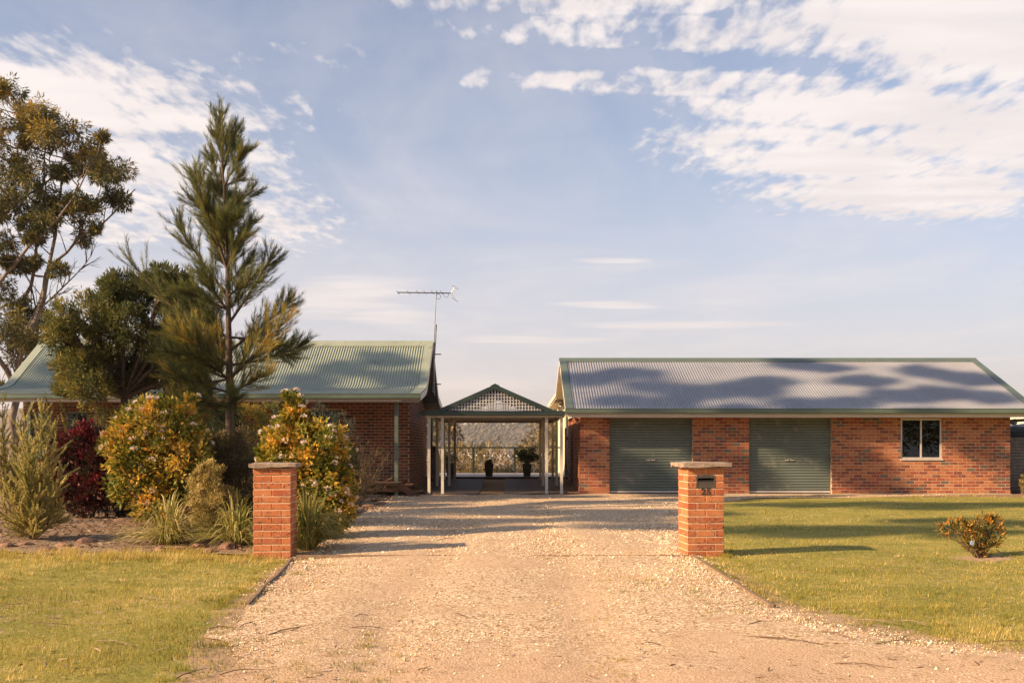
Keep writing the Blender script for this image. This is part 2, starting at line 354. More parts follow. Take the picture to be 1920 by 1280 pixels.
def driveway():
    ys = np.concatenate([np.linspace(3, 14, 150), np.linspace(14.1, 27.25, 90)]); u = np.linspace(0, 1, 70)
    V = []
    for y in ys:
        j = .16*fbm(np.array(y*4.), 0, 21, 4); k = .16*fbm(np.array(y*4.), 0, 22, 4); s = 1.0 if (y < 8 or y > 14) else .15
        V.append(np.stack([dl(y)+j*s+(dr(y)+k*s-dl(y)-j*s)*u, np.full(70, y)], -1))
    V = np.array(V); X, Y = V[...,0], V[...,1]
    e = np.minimum(u, 1-u)[None]; Z = gz(X, Y)+.006+.02*np.clip(e*8, 0, 1)+.010*fbm(X*1.7, Y*1.7, 31)-.018*np.exp(-((np.abs(X+.15)-.75)/.3)**2)
    n, m = X.shape; i = (np.arange(n-1)[:,None]*m+np.arange(m-1)[None]).ravel(); f = np.stack([i, i+1, i+m+1, i+m], 1)
    mt, nt, b = new_mat('gravel_bed'); p = pos(nt)
    sep = nt.nodes.new('ShaderNodeSeparateXYZ'); nt.links.new(p, sep.inputs[0])
    vo = nt.nodes.new('ShaderNodeTexVoronoi'); vo.inputs['Scale'].default_value = 55; nt.links.new(p, vo.inputs['Vector'])
    g = mixc(nt, nz(nt, p, 60, 3), (.36,.225,.12), (.60,.435,.27))
    hs = nt.nodes.new('ShaderNodeSeparateXYZ'); nt.links.new(vo.outputs['Color'], hs.inputs[0])
    g = mixc(nt, rng_(nt, hs.outputs[0], .55, .8), g, (.76,.60,.42))
    g = mixc(nt, rng_(nt, hs.outputs[1], .72, .9), g, (.24,.145,.08))
    d = mixc(nt, nz(nt, p, 3.5, 6), (.45,.29,.17), (.55,.38,.24))
    yy = mth(nt, 'ADD', sep.outputs[1], mth(nt, 'MULTIPLY', nz(nt, p, .9, 5, .6), 4.5))
    k = rng_(nt, yy, 9.9, 8.1)
    patch = rng_(nt, nz(nt, p, .55, 4), .50, .62)
    k = mth(nt, 'MAXIMUM', k, mth(nt, 'MULTIPLY', patch, .6))
    tr_ = mth(nt, 'ABSOLUTE', mth(nt, 'SUBTRACT', mth(nt, 'ABSOLUTE', mth(nt, 'ADD', sep.outputs[0], mth(nt, 'MULTIPLY', nz(nt, p, .5, 3), .5)), 0), .85), 0)
    k = mth(nt, 'MAXIMUM', k, mth(nt, 'MULTIPLY', rng_(nt, mth(nt, 'ADD', tr_, mth(nt, 'MULTIPLY', nz(nt, p, 3, 5), .5)), .62, .36), .5))
    red = rng_(nt, sep.outputs[0], -.8, -2.6)
    d = mixc(nt, mth(nt, 'MULTIPLY', red, .8), d, (.40,.25,.15)); d = mixc(nt, rng_(nt, nz(nt, p, 2.2, 8, .7), .54, .70), d, (.34,.215,.13)); d = mixc(nt, rng_(nt, nz(nt, p, 48, 4, .7), .53, .68), d, (.66,.52,.37)); d = mixc(nt, rng_(nt, nz(nt, p, 33, 4, .7), .58, .70), d, (.25,.15,.09))
    nt.links.new(mixc(nt, k, g, d), b.inputs['Base Color']); b.inputs['Roughness'].default_value = .95; b.inputs['Specular IOR Level'].default_value = .12
    bump(nt, b, mixc(nt, .5, vo.outputs['Distance'], nz(nt, p, 25, 8, .7)), .6, .014)
    struct(MB().add(np.stack([X, Y, Z], -1).reshape(-1, 3), f).build('gravel_driveway', mt, smooth=True))
driveway()
def garden_bed():
    ys = np.linspace(13.0, 26.4, 90); u = np.linspace(0, 1, 50); V = []
    for y in ys: V.append(np.stack([-19+(dl(y)-.12+.12*math.sin(y*3.1)+19)*u, np.full(50, y)+.22*np.sin(u*37)*(y < 13.6)], -1))
    V = np.array(V); X, Y = V[...,0], V[...,1]; Z = gz(X, Y)+.012+.05*np.clip((Y-13)/2, 0, 1)+.02*fbm(X*2, Y*2, 41)
    n, m = X.shape; i = (np.arange(n-1)[:,None]*m+np.arange(m-1)[None]).ravel(); f = np.stack([i, i+1, i+m+1, i+m], 1)
    mt, nt, b = new_mat('bed_mulch'); p = pos(nt)
    c = mixc(nt, nz(nt, p, 4, 6, .7), (.17,.105,.065), (.36,.265,.185)); c = mixc(nt, rng_(nt, nz(nt, p, 45, 3), .52, .7), c, (.5,.40,.30))
    nt.links.new(c, b.inputs['Base Color']); b.inputs['Roughness'].default_value = .95; b.inputs['Specular IOR Level'].default_value = .1
    bump(nt, b, nz(nt, p, 35, 6, .7), 1.0, .03)
    struct(MB().add(np.stack([X, Y, Z], -1).reshape(-1, 3), f).build('garden_bed', mt, smooth=True))
garden_bed()

# ------------------------------------------------------------------ brick walls
BL, BH, JT = .227, .074, .013
brick_cache = {}
def brick_mesh(key, L_, m, depth=.06, h=BH):
    k = (key, round(L_, 3), m.name, depth, round(h, 3))
    if k not in brick_cache: brick_cache[k] = soft_box_mesh('brick', L_, depth, h, .003, m)
    return brick_cache[k]
def brick_rects(u0, u1, z0, courses, openings, top=None, off=0):
    out = []
    for c in range(courses):
        za = z0+c*(BH+JT); zb = za+BH
        u = u0-(.12 if (c+off) % 2 else 0)
        while u < u1-.02:
            a, b = max(u, u0), min(u+BL, u1); u += BL+JT
            segs = [(a, b)]
            for (ou0, ou1, oz0, oz1) in openings:
                if zb > oz0+.02 and za < oz1-.02:
                    ns = []
                    for s, e in segs:
                        if e <= ou0 or s >= ou1: ns.append((s, e))
                        else:
                            if s < ou0: ns.append((s, ou0))
                            if e > ou1: ns.append((ou1, e))
                    segs = ns
            for s, e in segs:
                if e-s < .03: continue
                if top and (zb > top((s+e)/2)): continue
                out.append((s, e, za, zb))
    return out
def wall_core(u0, u1, z0, z1, openings, th):
    us = sorted({u0, u1}|{o[0] for o in openings}|{o[1] for o in openings}); zs = sorted({z0, z1}|{o[2] for o in openings}|{o[3] for o in openings})
    us = [u for u in us if u0 <= u <= u1]; zs = [z for z in zs if z0 <= z <= z1]; mb = MB()
    for i in range(len(us)-1):
        col = []
        for j in range(len(zs)-1):
            cu, cz = (us[i]+us[i+1])/2, (zs[j]+zs[j+1])/2
            if not any(o[0] < cu < o[1] and o[2] < cz < o[3] for o in openings):
                if col and abs(col[-1][1]-zs[j]) < 1e-6: col[-1][1] = zs[j+1]
                else: col.append([zs[j], zs[j+1]])
        for a, b in col: mb.add(*box(us[i], us[i+1], 0, th, a, b))
    return mb
def lay_bricks(wall, rects, mats, weights, seed, y_face, score, nmax=300):
    """bricks of a wall whose face looks along -y in the wall's own space"""
    rg = random.Random(seed); rects = sorted(rects, key=score); mb = MB(); rest = 0
    for i, (a, b, za, zb) in enumerate(rects):
        mi = rg.choices(range(len(mats)), weights)[0]; jut = rg.uniform(-.0025, .0025)
        if i < nmax:
            link('brick', brick_mesh('w', b-a, mats[mi], .06, zb-za), wall, ((a+b)/2, y_face+.03+jut, (za+zb)/2))
        else:
            mb.add(*box(a, b, y_face+jut, y_face+.05, za, zb), m=mi); rest += 1
    if rest:
        o = mb.build('bricks', mats, wall); o['kind'] = 'stuff'

# ------------------------------------------------------------------ corrugated roofing
def corrugated(parent, prof, x0, x1, m, name='roof_sheet', pitch=.0762, amp=.0125, up=True, seed=0):
    prof = np.array(prof, float); W = pitch*10; n = int(math.ceil((x1-x0)/W-1e-6)); cache = {}
    t = unit(np.gradient(prof, axis=0)); nrm = np.stack([-t[:,1], t[:,0]], 1)
    if nrm[:,1].mean() < 0: nrm = -nrm
    rg = random.Random(seed)
    for i in range(n):
        w = min(W, x1-x0-i*W)
        key = round(w, 3)
        if key not in cache:
            k = max(2, int(round(w/pitch*6))+1); xs = np.linspace(0, w, k); h = amp*np.cos(xs/pitch*2*np.pi)
            V = np.zeros((len(prof), k, 3)); V[...,0] = xs[None]
            V[...,1] = prof[:,0][:,None]+nrm[:,0][:,None]*h[None]; V[...,2] = prof[:,1][:,None]+nrm[:,1][:,None]*h[None]
            q = (np.arange(len(prof)-1)[:,None]*k+np.arange(k-1)[None]).ravel()
            cache[key] = MB().add(V.reshape(-1, 3), np.stack([q, q+1, q+k+1, q+k], 1)).mesh(name, m, True)
        link(name, cache[key], parent, (x0+i*W, 0, rg.uniform(-.002, .002)))
def strip_along(prof, x0, x1, th, lift=0.0):
    """flat flashing that follows a roof profile, th thick, between two x"""
    prof = np.array(prof, float); t = unit(np.gradient(prof, axis=0)); nrm = np.stack([-t[:,1], t[:,0]], 1)
    nrm *= np.sign(nrm[:,1])[:,None]
    a = prof+nrm*lift; b = prof+nrm*(lift+th); poly = [tuple(q) for q in a]+[tuple(q) for q in b[::-1]]
    v = []; f = []; n = len(prof)
    for x in (x0, x1): v += [(x, *q) for q in a]+[(x, *q) for q in b]
    k = 2*n
    for i in range(n-1):
        f += [(i, i+1, k+i+1, k+i), (n+i, k+n+i, k+n+i+1, n+i+1), (i, n+i, n+i+1, i+1), (k+i, k+i+1, k+n+i+1, k+n+i)]
    f += [(0, k, k+n, n), (n-1, 2*n-1, k+2*n-1, k+n-1)]
    return v, f
def gutter(y, z, h=.13, d=.12):      # quad gutter section, front lip rolled
    return [(y, z), (y-d*.9, z), (y-d, z+.02), (y-d, z+h-.02), (y-d-.012, z+h-.012), (y-d-.004, z+h), (y-d+.02, z+h), (y-d+.02, z+h-.03), (y, z+h-.03)]

# ------------------------------------------------------------------ garage
def roller_door(parent, x0, x1, z0, z1, y):
    d = one('roller_door', box(x0, x1, y+.03, y+.05, z0, z1), M['door_green'], parent)
    n = int(round((z1-z0-.06)/.0775)); h = (z1-z0-.06)/n
    zz = np.linspace(0, h, 9); off = np.array([.006, -.004, -.012, -.015, -.016, -.015, -.012, -.004, .006])
    v = [(x, y+o, z) for x in (x0+.005, x1-.005) for z, o in zip(zz, off)]
    me = MB().add(v, [(i, 9+i, 10+i, i+1) for i in range(8)]).mesh('slat', M['door_green'], True)
    for i in range(n): link('slat', me, d, (0, 0, z0+.06+i*h))
    one('bottom_rail', box(x0+.01, x1-.01, y-.03, y+.02, z0, z0+.055), M['alu'], d)
    xm = (x0+x1)/2; zh = z0+.90
    mb = MB(); mb.add(*box(xm-.055, xm+.055, y-.03, y-.01, zh-.022, zh+.022)); mb.add(*box(xm-.13, xm-.04, y-.045, y-.032, zh-.012, zh+.012)); mb.add(*box(xm+.04, xm+.13, y-.045, y-.032, zh-.012, zh+.012))
    mb.build('handle', M['alu'], d); one('lock', tube([(xm, y-.05, zh), (xm, y-.03, zh)], .016, 8), M['black'], d)

def garage():
    y0 = 27.5; xl, xr = 1.885, 13.77; zb = .10; nc = 25
    g = thing('garage', 'long brick garage with two green roller doors and a grey corrugated roof', 'garage', (xl, y0, .05))
    off = -np.array((xl, y0, .05))
    def put(o): o.location = Vector(o.location)+Vector(off); return o
    ops = [(2.695, 4.99, .0, 2.19), (6.55, 8.84, .0, 2.19), (10.74, 11.885, 1.06, 2.185)]
    w = wall_core(xl+.012, xr-.012, zb, 2.26, ops, .21).build('front_wall', M['mortar'], g, loc=(off[0], off[1]+y0+.005, off[2]))
    rects = brick_rects(xl, xr, zb+.02, nc, ops)
    lay_bricks(w, rects, BR, [30, 26, 16, 18, 7, 14], 3, -.004, lambda r: -r[0]+abs(r[2]-1.0)*.01)
    # gable ends: left wall (faces -x) and right wall
    top = lambda u: 2.3+min(u, 6-u)*.47+.2
    for side, xx, rz in (('left_wall', xl, -math.pi/2), ('right_wall', xr, math.pi/2)):
        ww = wall_core(.24, 5.9, zb, 2.26, [], .2)
        o = ww.build(side, M['mortar'], g, loc=(xx+off[0]+(.014 if rz < 0 else -.014), y0+off[1]+(0 if rz < 0 else 0), off[2])); o.rotation_euler = (0, 0, rz)
        if rz < 0: o.location.y += 6.0
        mb = MB(); rg = random.Random(7)
        for (a, b, za, zc) in brick_rects(.01, 5.99, zb+.02, nc, [], None, 1):
            mb.add(*box(a, b, -.012, .03, za, zc), m=rg.choices(range(6), [30, 26, 16, 18, 7, 14])[0])
        q = mb.build('bricks', BR, o); q['kind'] = 'stuff'
    mb = MB(); mb.add(*box(xl+.02, xr-.02, 33.3, 33.5, zb, 3.2)); mb.add(*box(xl+.1, xr-.1, 27.75, 33.3, .03, .09)); o = mb.build('rear_wall_and_floor', M['interior'], g); put(o)
    o = one('footing', box(xl-.03, xr+.03, y0-.03, 33.6, -.15, zb+.005), M['concrete'], g); put(o)
    for a, b in ((2.695, 4.99), (6.55, 8.84)):
        roller_door(g, a+.005, b-.005, .13, 2.19, y0+.14)
    for c in [c for c in bpy.data.objects if c.parent == g and c.name.startswith('roller_door')]: put(c)
    # window
    wx0, wx1, wz0, wz1 = 10.745, 11.88, 1.065, 2.18; yw = y0+.03
    mb = MB(); t = .045
    for s in (box(wx0, wx1, yw, yw+.06, wz0, wz0+t), box(wx0, wx1, yw, yw+.06, wz1-t, wz1), box(wx0, wx0+t, yw+.001, yw+.059, wz0+t, wz1-t), box(wx1-t, wx1, yw+.001, yw+.059, wz0+t, wz1-t),
              box((wx0+wx1)/2-.022, (wx0+wx1)/2+.022, yw+.002, yw+.058, wz0+t, wz1-t)): mb.add(*s)
    f = mb.build('window', M['alu'], g); put(f)
    for a, b in ((wx0+t, (wx0+wx1)/2-.022), ((wx0+wx1)/2+.022, wx1-t)): one('pane', box(a, b, yw+.028, yw+.032, wz0+t, wz1-t), M['glass'], f)
    one('sill', box(wx0-.02, wx1+.02, y0-.03, yw+.02, wz0-.04, wz0-.002), M['alu'], f)
    # roof
    fr = [(26.93, 2.43), (28.7, 3.255), (30.5, 4.075)]; rear = [(30.5, 4.075), (33.0, 3.2), (36, 3.16), (40.4, 3.12)]
    vx0, vx1 = 1.46, 14.19
    roof = one('roof', strip_along([(26.95, 2.37), (30.5, 4.02)], vx0+.03, vx1-.03, .02), M['soffit'], g); put(roof)
    corrugated(roof, [(28.62, 3.222), (29.6, 3.668), (30.49, 4.073)], vx0+.16, vx1-.16, M['roof_grey'], seed=1)
    corrugated(roof, [(26.9, 2.432), (27.8, 2.848), (28.72, 3.272)], vx0+.16, vx1-.16, M['roof_grey'], seed=2)
    one('rear_roof', strip_along(rear, vx0, vx1, .05), M['roof_grey'], roof)
    for a, b in ((vx0-.01, vx0+.20), (vx1-.20, vx1+.01)):
        one('verge_flashing', strip_along([(26.88, 2.425), (30.52, 4.09)], a, b, .012, .014), M['trim_green'], roof)
    one('ridge_cap', prism_x([(30.28, 4.005), (30.5, 4.125), (30.72, 4.045), (30.72, 4.03), (30.5, 4.10), (30.28, 3.985)], vx0-.015, vx1+.015), M['trim_green'], roof)
    for x in (vx0, vx1):
        one('barge_board', strip_along([(26.95, 2.25), (30.5, 3.92)], x-.012, x+.012, .16), M['fascia'], roof)
        one('barge_board', strip_along([(30.5, 3.92), (33.0, 3.06), (40.4, 2.98)], x-.012, x+.012, .15), M['fascia'], roof)
    one('soffit', strip_along([(30.5, 3.86), (33, 3.0), (40.4, 2.93)], vx0+.013, xl+.3, .03), M['soffit'], roof)
    one('soffit', strip_along([(26.97, 2.26), (27.5, 2.28)], vx0+.013, vx1-.013, .02), M['soffit'], roof)
    one('gutter', prism_x(gutter(26.92, 2.30, .135, .11), vx0-.02, vx1+.02), M['trim_green'], roof)
    one('fascia', box(vx0+.02, vx1-.02, 26.921, 26.95, 2.20, 2.40), M['fascia'], roof)
    # gable infill
    for x in (xl, xr): one('gable_panel', prism_x([(27.55, 2.3), (33.3, 2.3), (33.3, 2.98), (30.5, 3.88)], x-.01, x+.05), M['cream_board'], roof)
    # downpipe elbow at the right end
    one('downpipe', tube([(14.1, 26.86, 2.33), (14.1, 26.88, 2.22), (14.02, 27.2, 2.13), (13.85, 27.62, 2.12)], .045, 8), M['trim_green'], roof, True)
    # boarded rear part
    mb = MB(); e = one('rear_annexe', box(xl+.02, xl+2.6, 35.6, 41, .1, 2.95), M['cream_board'], g); put(e)
    me = soft_box_mesh('weatherboard', .03, 5.3, .15, .004, M['cream_board'])
    for i in range(18): link('weatherboard', me, e, (xl+.012, 38.3, .25+i*.155))
    one('rear_wall_side', box(xl+.05, xl+.2, 33.5, 35.6, .1, 2.9), M['interior'], g).location = off
garage()

# gate beside the garage
def side_gate():
    t = thing('side_gate', 'narrow grey timber gate leaf leaning beside the garage end wall', 'gate', (1.70, 31.6, .22))
    me = soft_box_mesh('board', .022, .14, 1.75, .003, M['greytimber'])
    for i in range(5): link('board', me, t, (0, -.32+i*.155, .9))
    one('rail', box(.012, .05, -.42, .42, .35, .44), M['greytimber'], t); one('rail', box(.012, .05, -.42, .42, 1.4, 1.49), M['greytimber'], t)
side_gate()
def floodlight(loc, label, rz=0, m='bronze'):
    t = thing('floodlight', label, 'floodlight', loc, rz)
    one('bracket', lathe([(.05, 0), (.05, .02), (.02, .03), (.015, .05)], 12), M['alu'], t)
    for s in (-1, 1):
        v, f = lathe([(.022, 0), (.035, .03), (.055, .09), (.06, .13), (.048, .132), (.02, .06)], 14)
        h = one('lamp_head', (v, f), M[m], t, True, (s*.05, 0, -.01)); h.rotation_euler = (R(115), 0, R(s*28))
floodlight((1.70, 27.40, 2.19), 'twin bronze spotlight under the grey garage eave corner')
floodlight((1.80, 35.2, 2.93), 'twin white security lamp high on the cream boarded annexe', 0, 'white')

# ------------------------------------------------------------------ house
def house():
    xr, xl = -2.93, -14.0; yf, yb = 28.5, 34.2; zb = .05
    h = thing('house', 'long brick house with pale green corrugated roof and verandah', 'house', (-9, yf, 0)); off = np.array((9, -yf, 0))
    def put(o): o.location = Vector(o.location)+Vector(off); return o
    ops = [(-5.95, -4.92, 1.05, 2.45), (-8.55, -7.7, .55, 2.5), (-13.75, -13.15, 1.1, 2.4), (-12.8, -12.15, 1.1, 2.4)]
    w = wall_core(xl, xr-.012, zb, 2.78, ops, .21).build('front_wall', M['mortar'], h, loc=(off[0], off[1]+yf+.005, 0))
    rects = brick_rects(xl, xr, zb+.01, 31, ops)
    lay_bricks(w, rects, HBR, [34, 26, 22, 14], 5, -.004, lambda r: -r[0]+(3 if r[2] < .5 else 0))
    o = wall_core(.02, yb-yf-.02, zb, 2.78, [], .2).build('end_wall', M['mortar'], h, loc=(xr-.014+off[0], yf+off[1], 0)); o.rotation_euler = (0, 0, math.pi/2)
    mb = MB(); rg = random.Random(11)
    for (a, b, za, zc) in brick_rects(.01, yb-yf, zb+.01, 46, [], lambda u: 2.9+min(u, yb-yf-u)*.62, 1):
        mb.add(*box(a, b, -.012, .03, za, zc), m=rg.choices(range(4), [34, 26, 22, 14])[0])
    q = mb.build('bricks', HBR, o); q['kind'] = 'stuff'
    mb = MB(); mb.add(*box(xl, xr-.25, yb-.2, yb, zb, 2.9)); mb.add(*box(xl, xl+.2, yf+.25, yb-.2, zb, 2.9)); mb.add(*box(xl+.2, xr-.25, yf+.25, yb-.2, .40, .45)); put(mb.build('rear_walls', M['interior'], h))
    put(one('gable_core', prism_x([(yf+.1, 2.78), (yb-.1, 2.78), (31.36, 4.35)], xr-.24, xr-.016), M['mortar'], h))
    # windows and a door
    for k, (a, b, z0, z1) in enumerate(ops):
        t = .06; mb = MB(); y = yf+.05
        for s in (box(a, b, y, y+.06, z0, z0+t), box(a, b, y, y+.06, z1-t, z1), box(a, a+t, y+.001, y+.059, z0+t, z1-t), box(b-t, b, y+.001, y+.059, z0+t, z1-t), box((a+b)/2-.025, (a+b)/2+.025, y+.002, y+.058, z0+t, z1-t)): mb.add(*s)
        f = put(mb.build('window' if k != 1 else 'door', M['trim_green'], h))
        for c, d in ((a+t, (a+b)/2-.025), ((a+b)/2+.025, b-t)): one('pane', box(c, d, y+.028, y+.032, z0+t, z1-t), M['glass'], f)
        one('sill', box(a-.02, b+.02, yf-.03, y+.02, z0-.05, z0-.002), M['trim_green'], f)
    # roof
    vx0, vx1 = -14.4, -2.42
    fr = [(26.27, 2.80), (27.3, 2.945), (27.95, 3.045), (28.3, 3.16), (29.3, 3.84), (30.4, 4.585)]
    rr = [(30.4, 4.585), (32.5, 3.16), (32.85, 3.045), (34.5, 2.80)]
    lo = lambda pr, d: [(a, b-d) for a, b in pr]
    roof = put(one('roof', strip_along(lo(fr, .06), vx0+.03, vx1-.03, .03), M['soffit_dark'], h))
    corrugated(roof, fr, vx0+.2, vx1-.2, M['roof_green'], seed=3)
    one('rear_roof', strip_along(rr, vx0, vx1, .04), M['roof_green'], roof)
    for a, b in ((vx0-.01, vx0+.24), (vx1-.24, vx1+.01)):
        one('verge_flashing', strip_along([(26.24, 2.795)]+fr[1:], a, b, .012, .014), M['roof_green'], roof)
    one('ridge_cap', prism_x([(30.17, 4.46), (30.4, 4.64), (30.63, 4.50), (30.63, 4.48), (30.4, 4.615), (30.17, 4.44)], vx0-.015, vx1+.015), M['roof_green'], roof)
    for x in (vx0, vx1):
        one('barge_board', strip_along(lo(fr, .18), x-.013, x+.013, .17), M['fascia'], roof)
        one('barge_board', strip_along(lo(rr, .18), x-.013, x+.013, .16), M['fascia'], roof)
    one('soffit', strip_along(lo(rr, .20), vx1-.5, vx1-.015, .03), M['soffit_dark'], roof)
    one('soffit', strip_along(lo(fr, .20), vx1-.5, vx1-.015, .03), M['soffit_dark'], roof)
    one('gutter', prism_x(gutter(26.27, 2.665, .135, .11), vx0-.02, vx1+.02), M['trim_green'], roof)
    one('fascia', box(vx0+.02, vx1-.02, 26.271, 26.30, 2.585, 2.77), M['fascia'], roof)
    one('rear_gutter', prism_x([(34.5, 2.66), (34.62, 2.66), (34.62, 2.79), (34.5, 2.79)], vx0, vx1+.02), M['trim_green'], roof)
    one('downpipe', tube([(-2.55, 34.55, 2.66), (-2.55, 34.5, 2.5), (-2.75, 34.25, 2.4), (-2.8, 34.25, .3)], .045, 8), M['trim_green'], roof, True)
    # verandah
    d = put(one('verandah_deck', box(xl, -3.02, 26.45, yf-.02, .36, .415), M['timber'], h))
    me = soft_box_mesh('deck_board', .135, yf-26.47, .022, .004, M['timber'])
    for i in range(77): link('deck_board', me, d, (-3.1-i*.1415, (26.45+yf)/2, .428))
    one('bearer', box(xl, -3.02, 26.5, 26.56, .2, .359), M['timber'], d)
    for x in (-3.09, -6.35, -9.6, -12.9): put(one('verandah_post', box(x-.048, x+.048, 26.56, 26.656, .0, 2.62), M['trim_green'], h))
    for x in (-3.6, -6, -8.4, -10.8, -13.2): put(one('stump', box(x-.05, x+.05, 27.2, 27.3, 0, .36), M['timber'], h))
house()

def timber_steps():
    t = thing('timber_steps', 'brown timber steps coming down off the house verandah end', 'steps', (-2.6, 26.9, .06))
    prof = [(-.42, .36), (-.30, .36), (.30, -.05), (.30, -.12), (.14, -.12), (-.42, .22)]
    for y in (-.42, .9): one('stringer', prism_y(prof, y, y+.05), M['timber'], t)
    me = soft_box_mesh('tread', .27, 1.26, .045, .005, M['timber'])
    for i, (x, z) in enumerate(((-.24, .30), (.0, .14))): link('tread', me, t, (x, .255, z))
    one('bracket', box(.22, .285, -.428, -.42, -.06, .0), M['alu'], t)
timber_steps()

def antenna():
    D = 30.4; b = P(815, 740, D); t = thing('tv_antenna', 'thin metal television aerial on a mast above the green roof gable', 'antenna', tuple(b))
    q = lambda px, py, dy=0: P(px, py, D)-b+np.array((0, dy, 0))
    one('mast', tube([q(815, 742, -.05), q(813.5, 690, -.05), q(814, 650, -.05), q(816, 590), q(818, 546)], [.018, .018, .017, .014, .012], 8), M['steel'], t)
    one('support_pole', tube([q(811, 735, -.02), q(814, 680, .03), q(818, 608, .03)], .02, 8), M['steel'], t)
    for y in (664, 720): one('stay_bracket', tube([q(808, y), q(827, y)], .016, 6), M['darksteel'], t)
    bm = one('boom', tube([q(745, 548), q(846, 549.5)], .016, 6), M['darksteel'], t)
    for px in (746, 766, 783, 797, 811, 820, 828): one('element', tube([q(px-2, 546, -.16), q(px, 548.5, 0), q(px+2, 550, .16)], .007, 5), M['darksteel'], bm)
    for tip, s in (((853, 538), -1), ((852, 561), 1)):
        r = one('reflector_arm', tube([q(846, 549.5), q(*tip)], .016, 6), M['alu'], bm)
        one('reflector_rod', tube([q(tip[0]-5, tip[1]-1, -.25), q(tip[0]+6, tip[1]+2, .25)], .008, 5), M['steel'], bm)
    th = np.linspace(-1.5, 4.6, 16)
    one('cable', tube([q(822+4*math.cos(a), 556+5*math.sin(a)) for a in th], .006, 5), M['black'], t)
    one('cable', tube([q(831, 550), q(833, 556), q(838, 558), q(841, 554), q(841, 550)], .006, 5), M['black'], t)
antenna()

# ------------------------------------------------------------------ carport
def carport():
    cx = -.46; yf, yb = 27.3, 33.5
    t = thing('carport', 'open gabled carport with white posts, green trim and lattice gable', 'carport', (cx, yf, .08)); off = np.array((-cx, -yf, -.08))
    def put(o): o.location = Vector(o.location)+Vector(off); return o
    for i, y in enumerate((27.36, 30.3, 33.3)):
        for x in (-2.28, -1.91, .95, 1.36):
            z0 = float(gz(x, y))+.02
            p = put(one('post', box(x-.038, x+.038, y-.038, y+.038, z0-.05, 2.20), M['cream'], t))
            one('base_plate', box(x-.06, x+.06, y-.06, y+.06, z0-.05, z0+.012), M['steel'], p)
    for y in (27.3, 30.24, 33.24):
        put(one('beam', box(-2.36, 1.44, y, y+.1, 2.20, 2.30), M['cream'], t))
    for x in (-2.28, -1.91, .95, 1.36): put(one('side_beam', box(x-.03, x+.03, 27.41, 33.23, 2.205, 2.295), M['cream'], t))
    hw, zp, zb = 1.62, 3.075, 2.37
    roof = put(one('roof', box(-2.46, 1.46, 27.25, 33.6, 2.305, 2.33), M['trim_dark'], t))
    # gable roof sheets (ridge along y): corrugation drawn as a ribbed skin
    for s in (-1, 1):
        n = 81; ys = np.linspace(27.2, 33.6, n*3); am = .008*np.cos(ys/.0762*2*np.pi)
        v = []; 
        for k, (x, z) in enumerate(((cx, zp+.02), (cx+s*hw*.5, (zp+zb)/2+.02), (cx+s*(hw+.02), zb+.01))): v += [(x, y, z+a) for y, a in zip(ys, am)]
        m_ = len(ys); f = [(k*m_+i, k*m_+i+1, (k+1)*m_+i+1, (k+1)*m_+i) for k in range(2) for i in range(m_-1)]
        one('roof_sheet', (v, f), M['roof_green'], roof, True)
        for yy in (27.17, 33.55):
            poly = [(cx, zp+.03), (cx+s*(hw+.05), zb-.005), (cx+s*(hw-.22), zb-.005), (cx, zp-.105)]
            if s < 0: poly = poly[::-1]
            one('barge_capping', prism_y(poly, yy, yy+.07), M['trim_dark'], roof)
    one('ridge_cap', prism_y([(cx-.12, zp-.005), (cx, zp+.05), (cx+.12, zp-.005), (cx, zp+.036)], 27.16, 33.64), M['trim_dark'], roof)
    one('front_gutter', prism_x(gutter(27.25, 2.26, .115, .10), -2.52, 1.50), M['trim_dark'], roof)
    one('front_flashing', box(-2.50, 1.48, 27.252, 27.29, 2.30, 2.385), M['trim_dark'], roof)
    for yy in (27.235, 33.5):
        fr = one('lattice_frame', box(cx-.02, cx+.02, yy-.006, yy+.03, zb+.02, zp-.1), M['lattice'], roof)
        k = (zp-.10-(zb-.005))/(hw-.22)
        n = int((hw-.3)/.083)
        for i in range(-n, n+1):
            if i == 0: continue
            x = cx+i*.083; zt = zp-.10-abs(x-cx)*k
            if zt-zb > .06: one('lattice_strip', box(x-.016, x+.016, yy, yy+.009, zb+.012, zt), M['lattice'], fr)
        z = zb+.05
        while z < zp-.16:
            hx = (zp-.10-z)/k
            one('lattice_strip', box(cx-hx, cx+hx, yy+.010, yy+.019, z-.016, z+.016), M['lattice'], fr); z += .083
carport()

def paving():
    mb = MB(); rg = random.Random(4)
    for (xa, xb) in ((-2.45, -.92), (-.22, 1.55)):
        y = 27.22; r = 0
        while y < 33.6:
            x = xa-(.115 if r % 2 else 0)
            while x < xb-.02:
                a, b = max(x, xa), min(x+.226, xb); z = float(gz(x, y))+.022+rg.uniform(-.002, .002)
                if b-a > .03: mb.add(*box(a, b, y, y+.112, z-.06, z))
                x += .23
            y += .116; r += 1
    o = mb.build('carport_paving', M['paver']); struct(o)
paving()

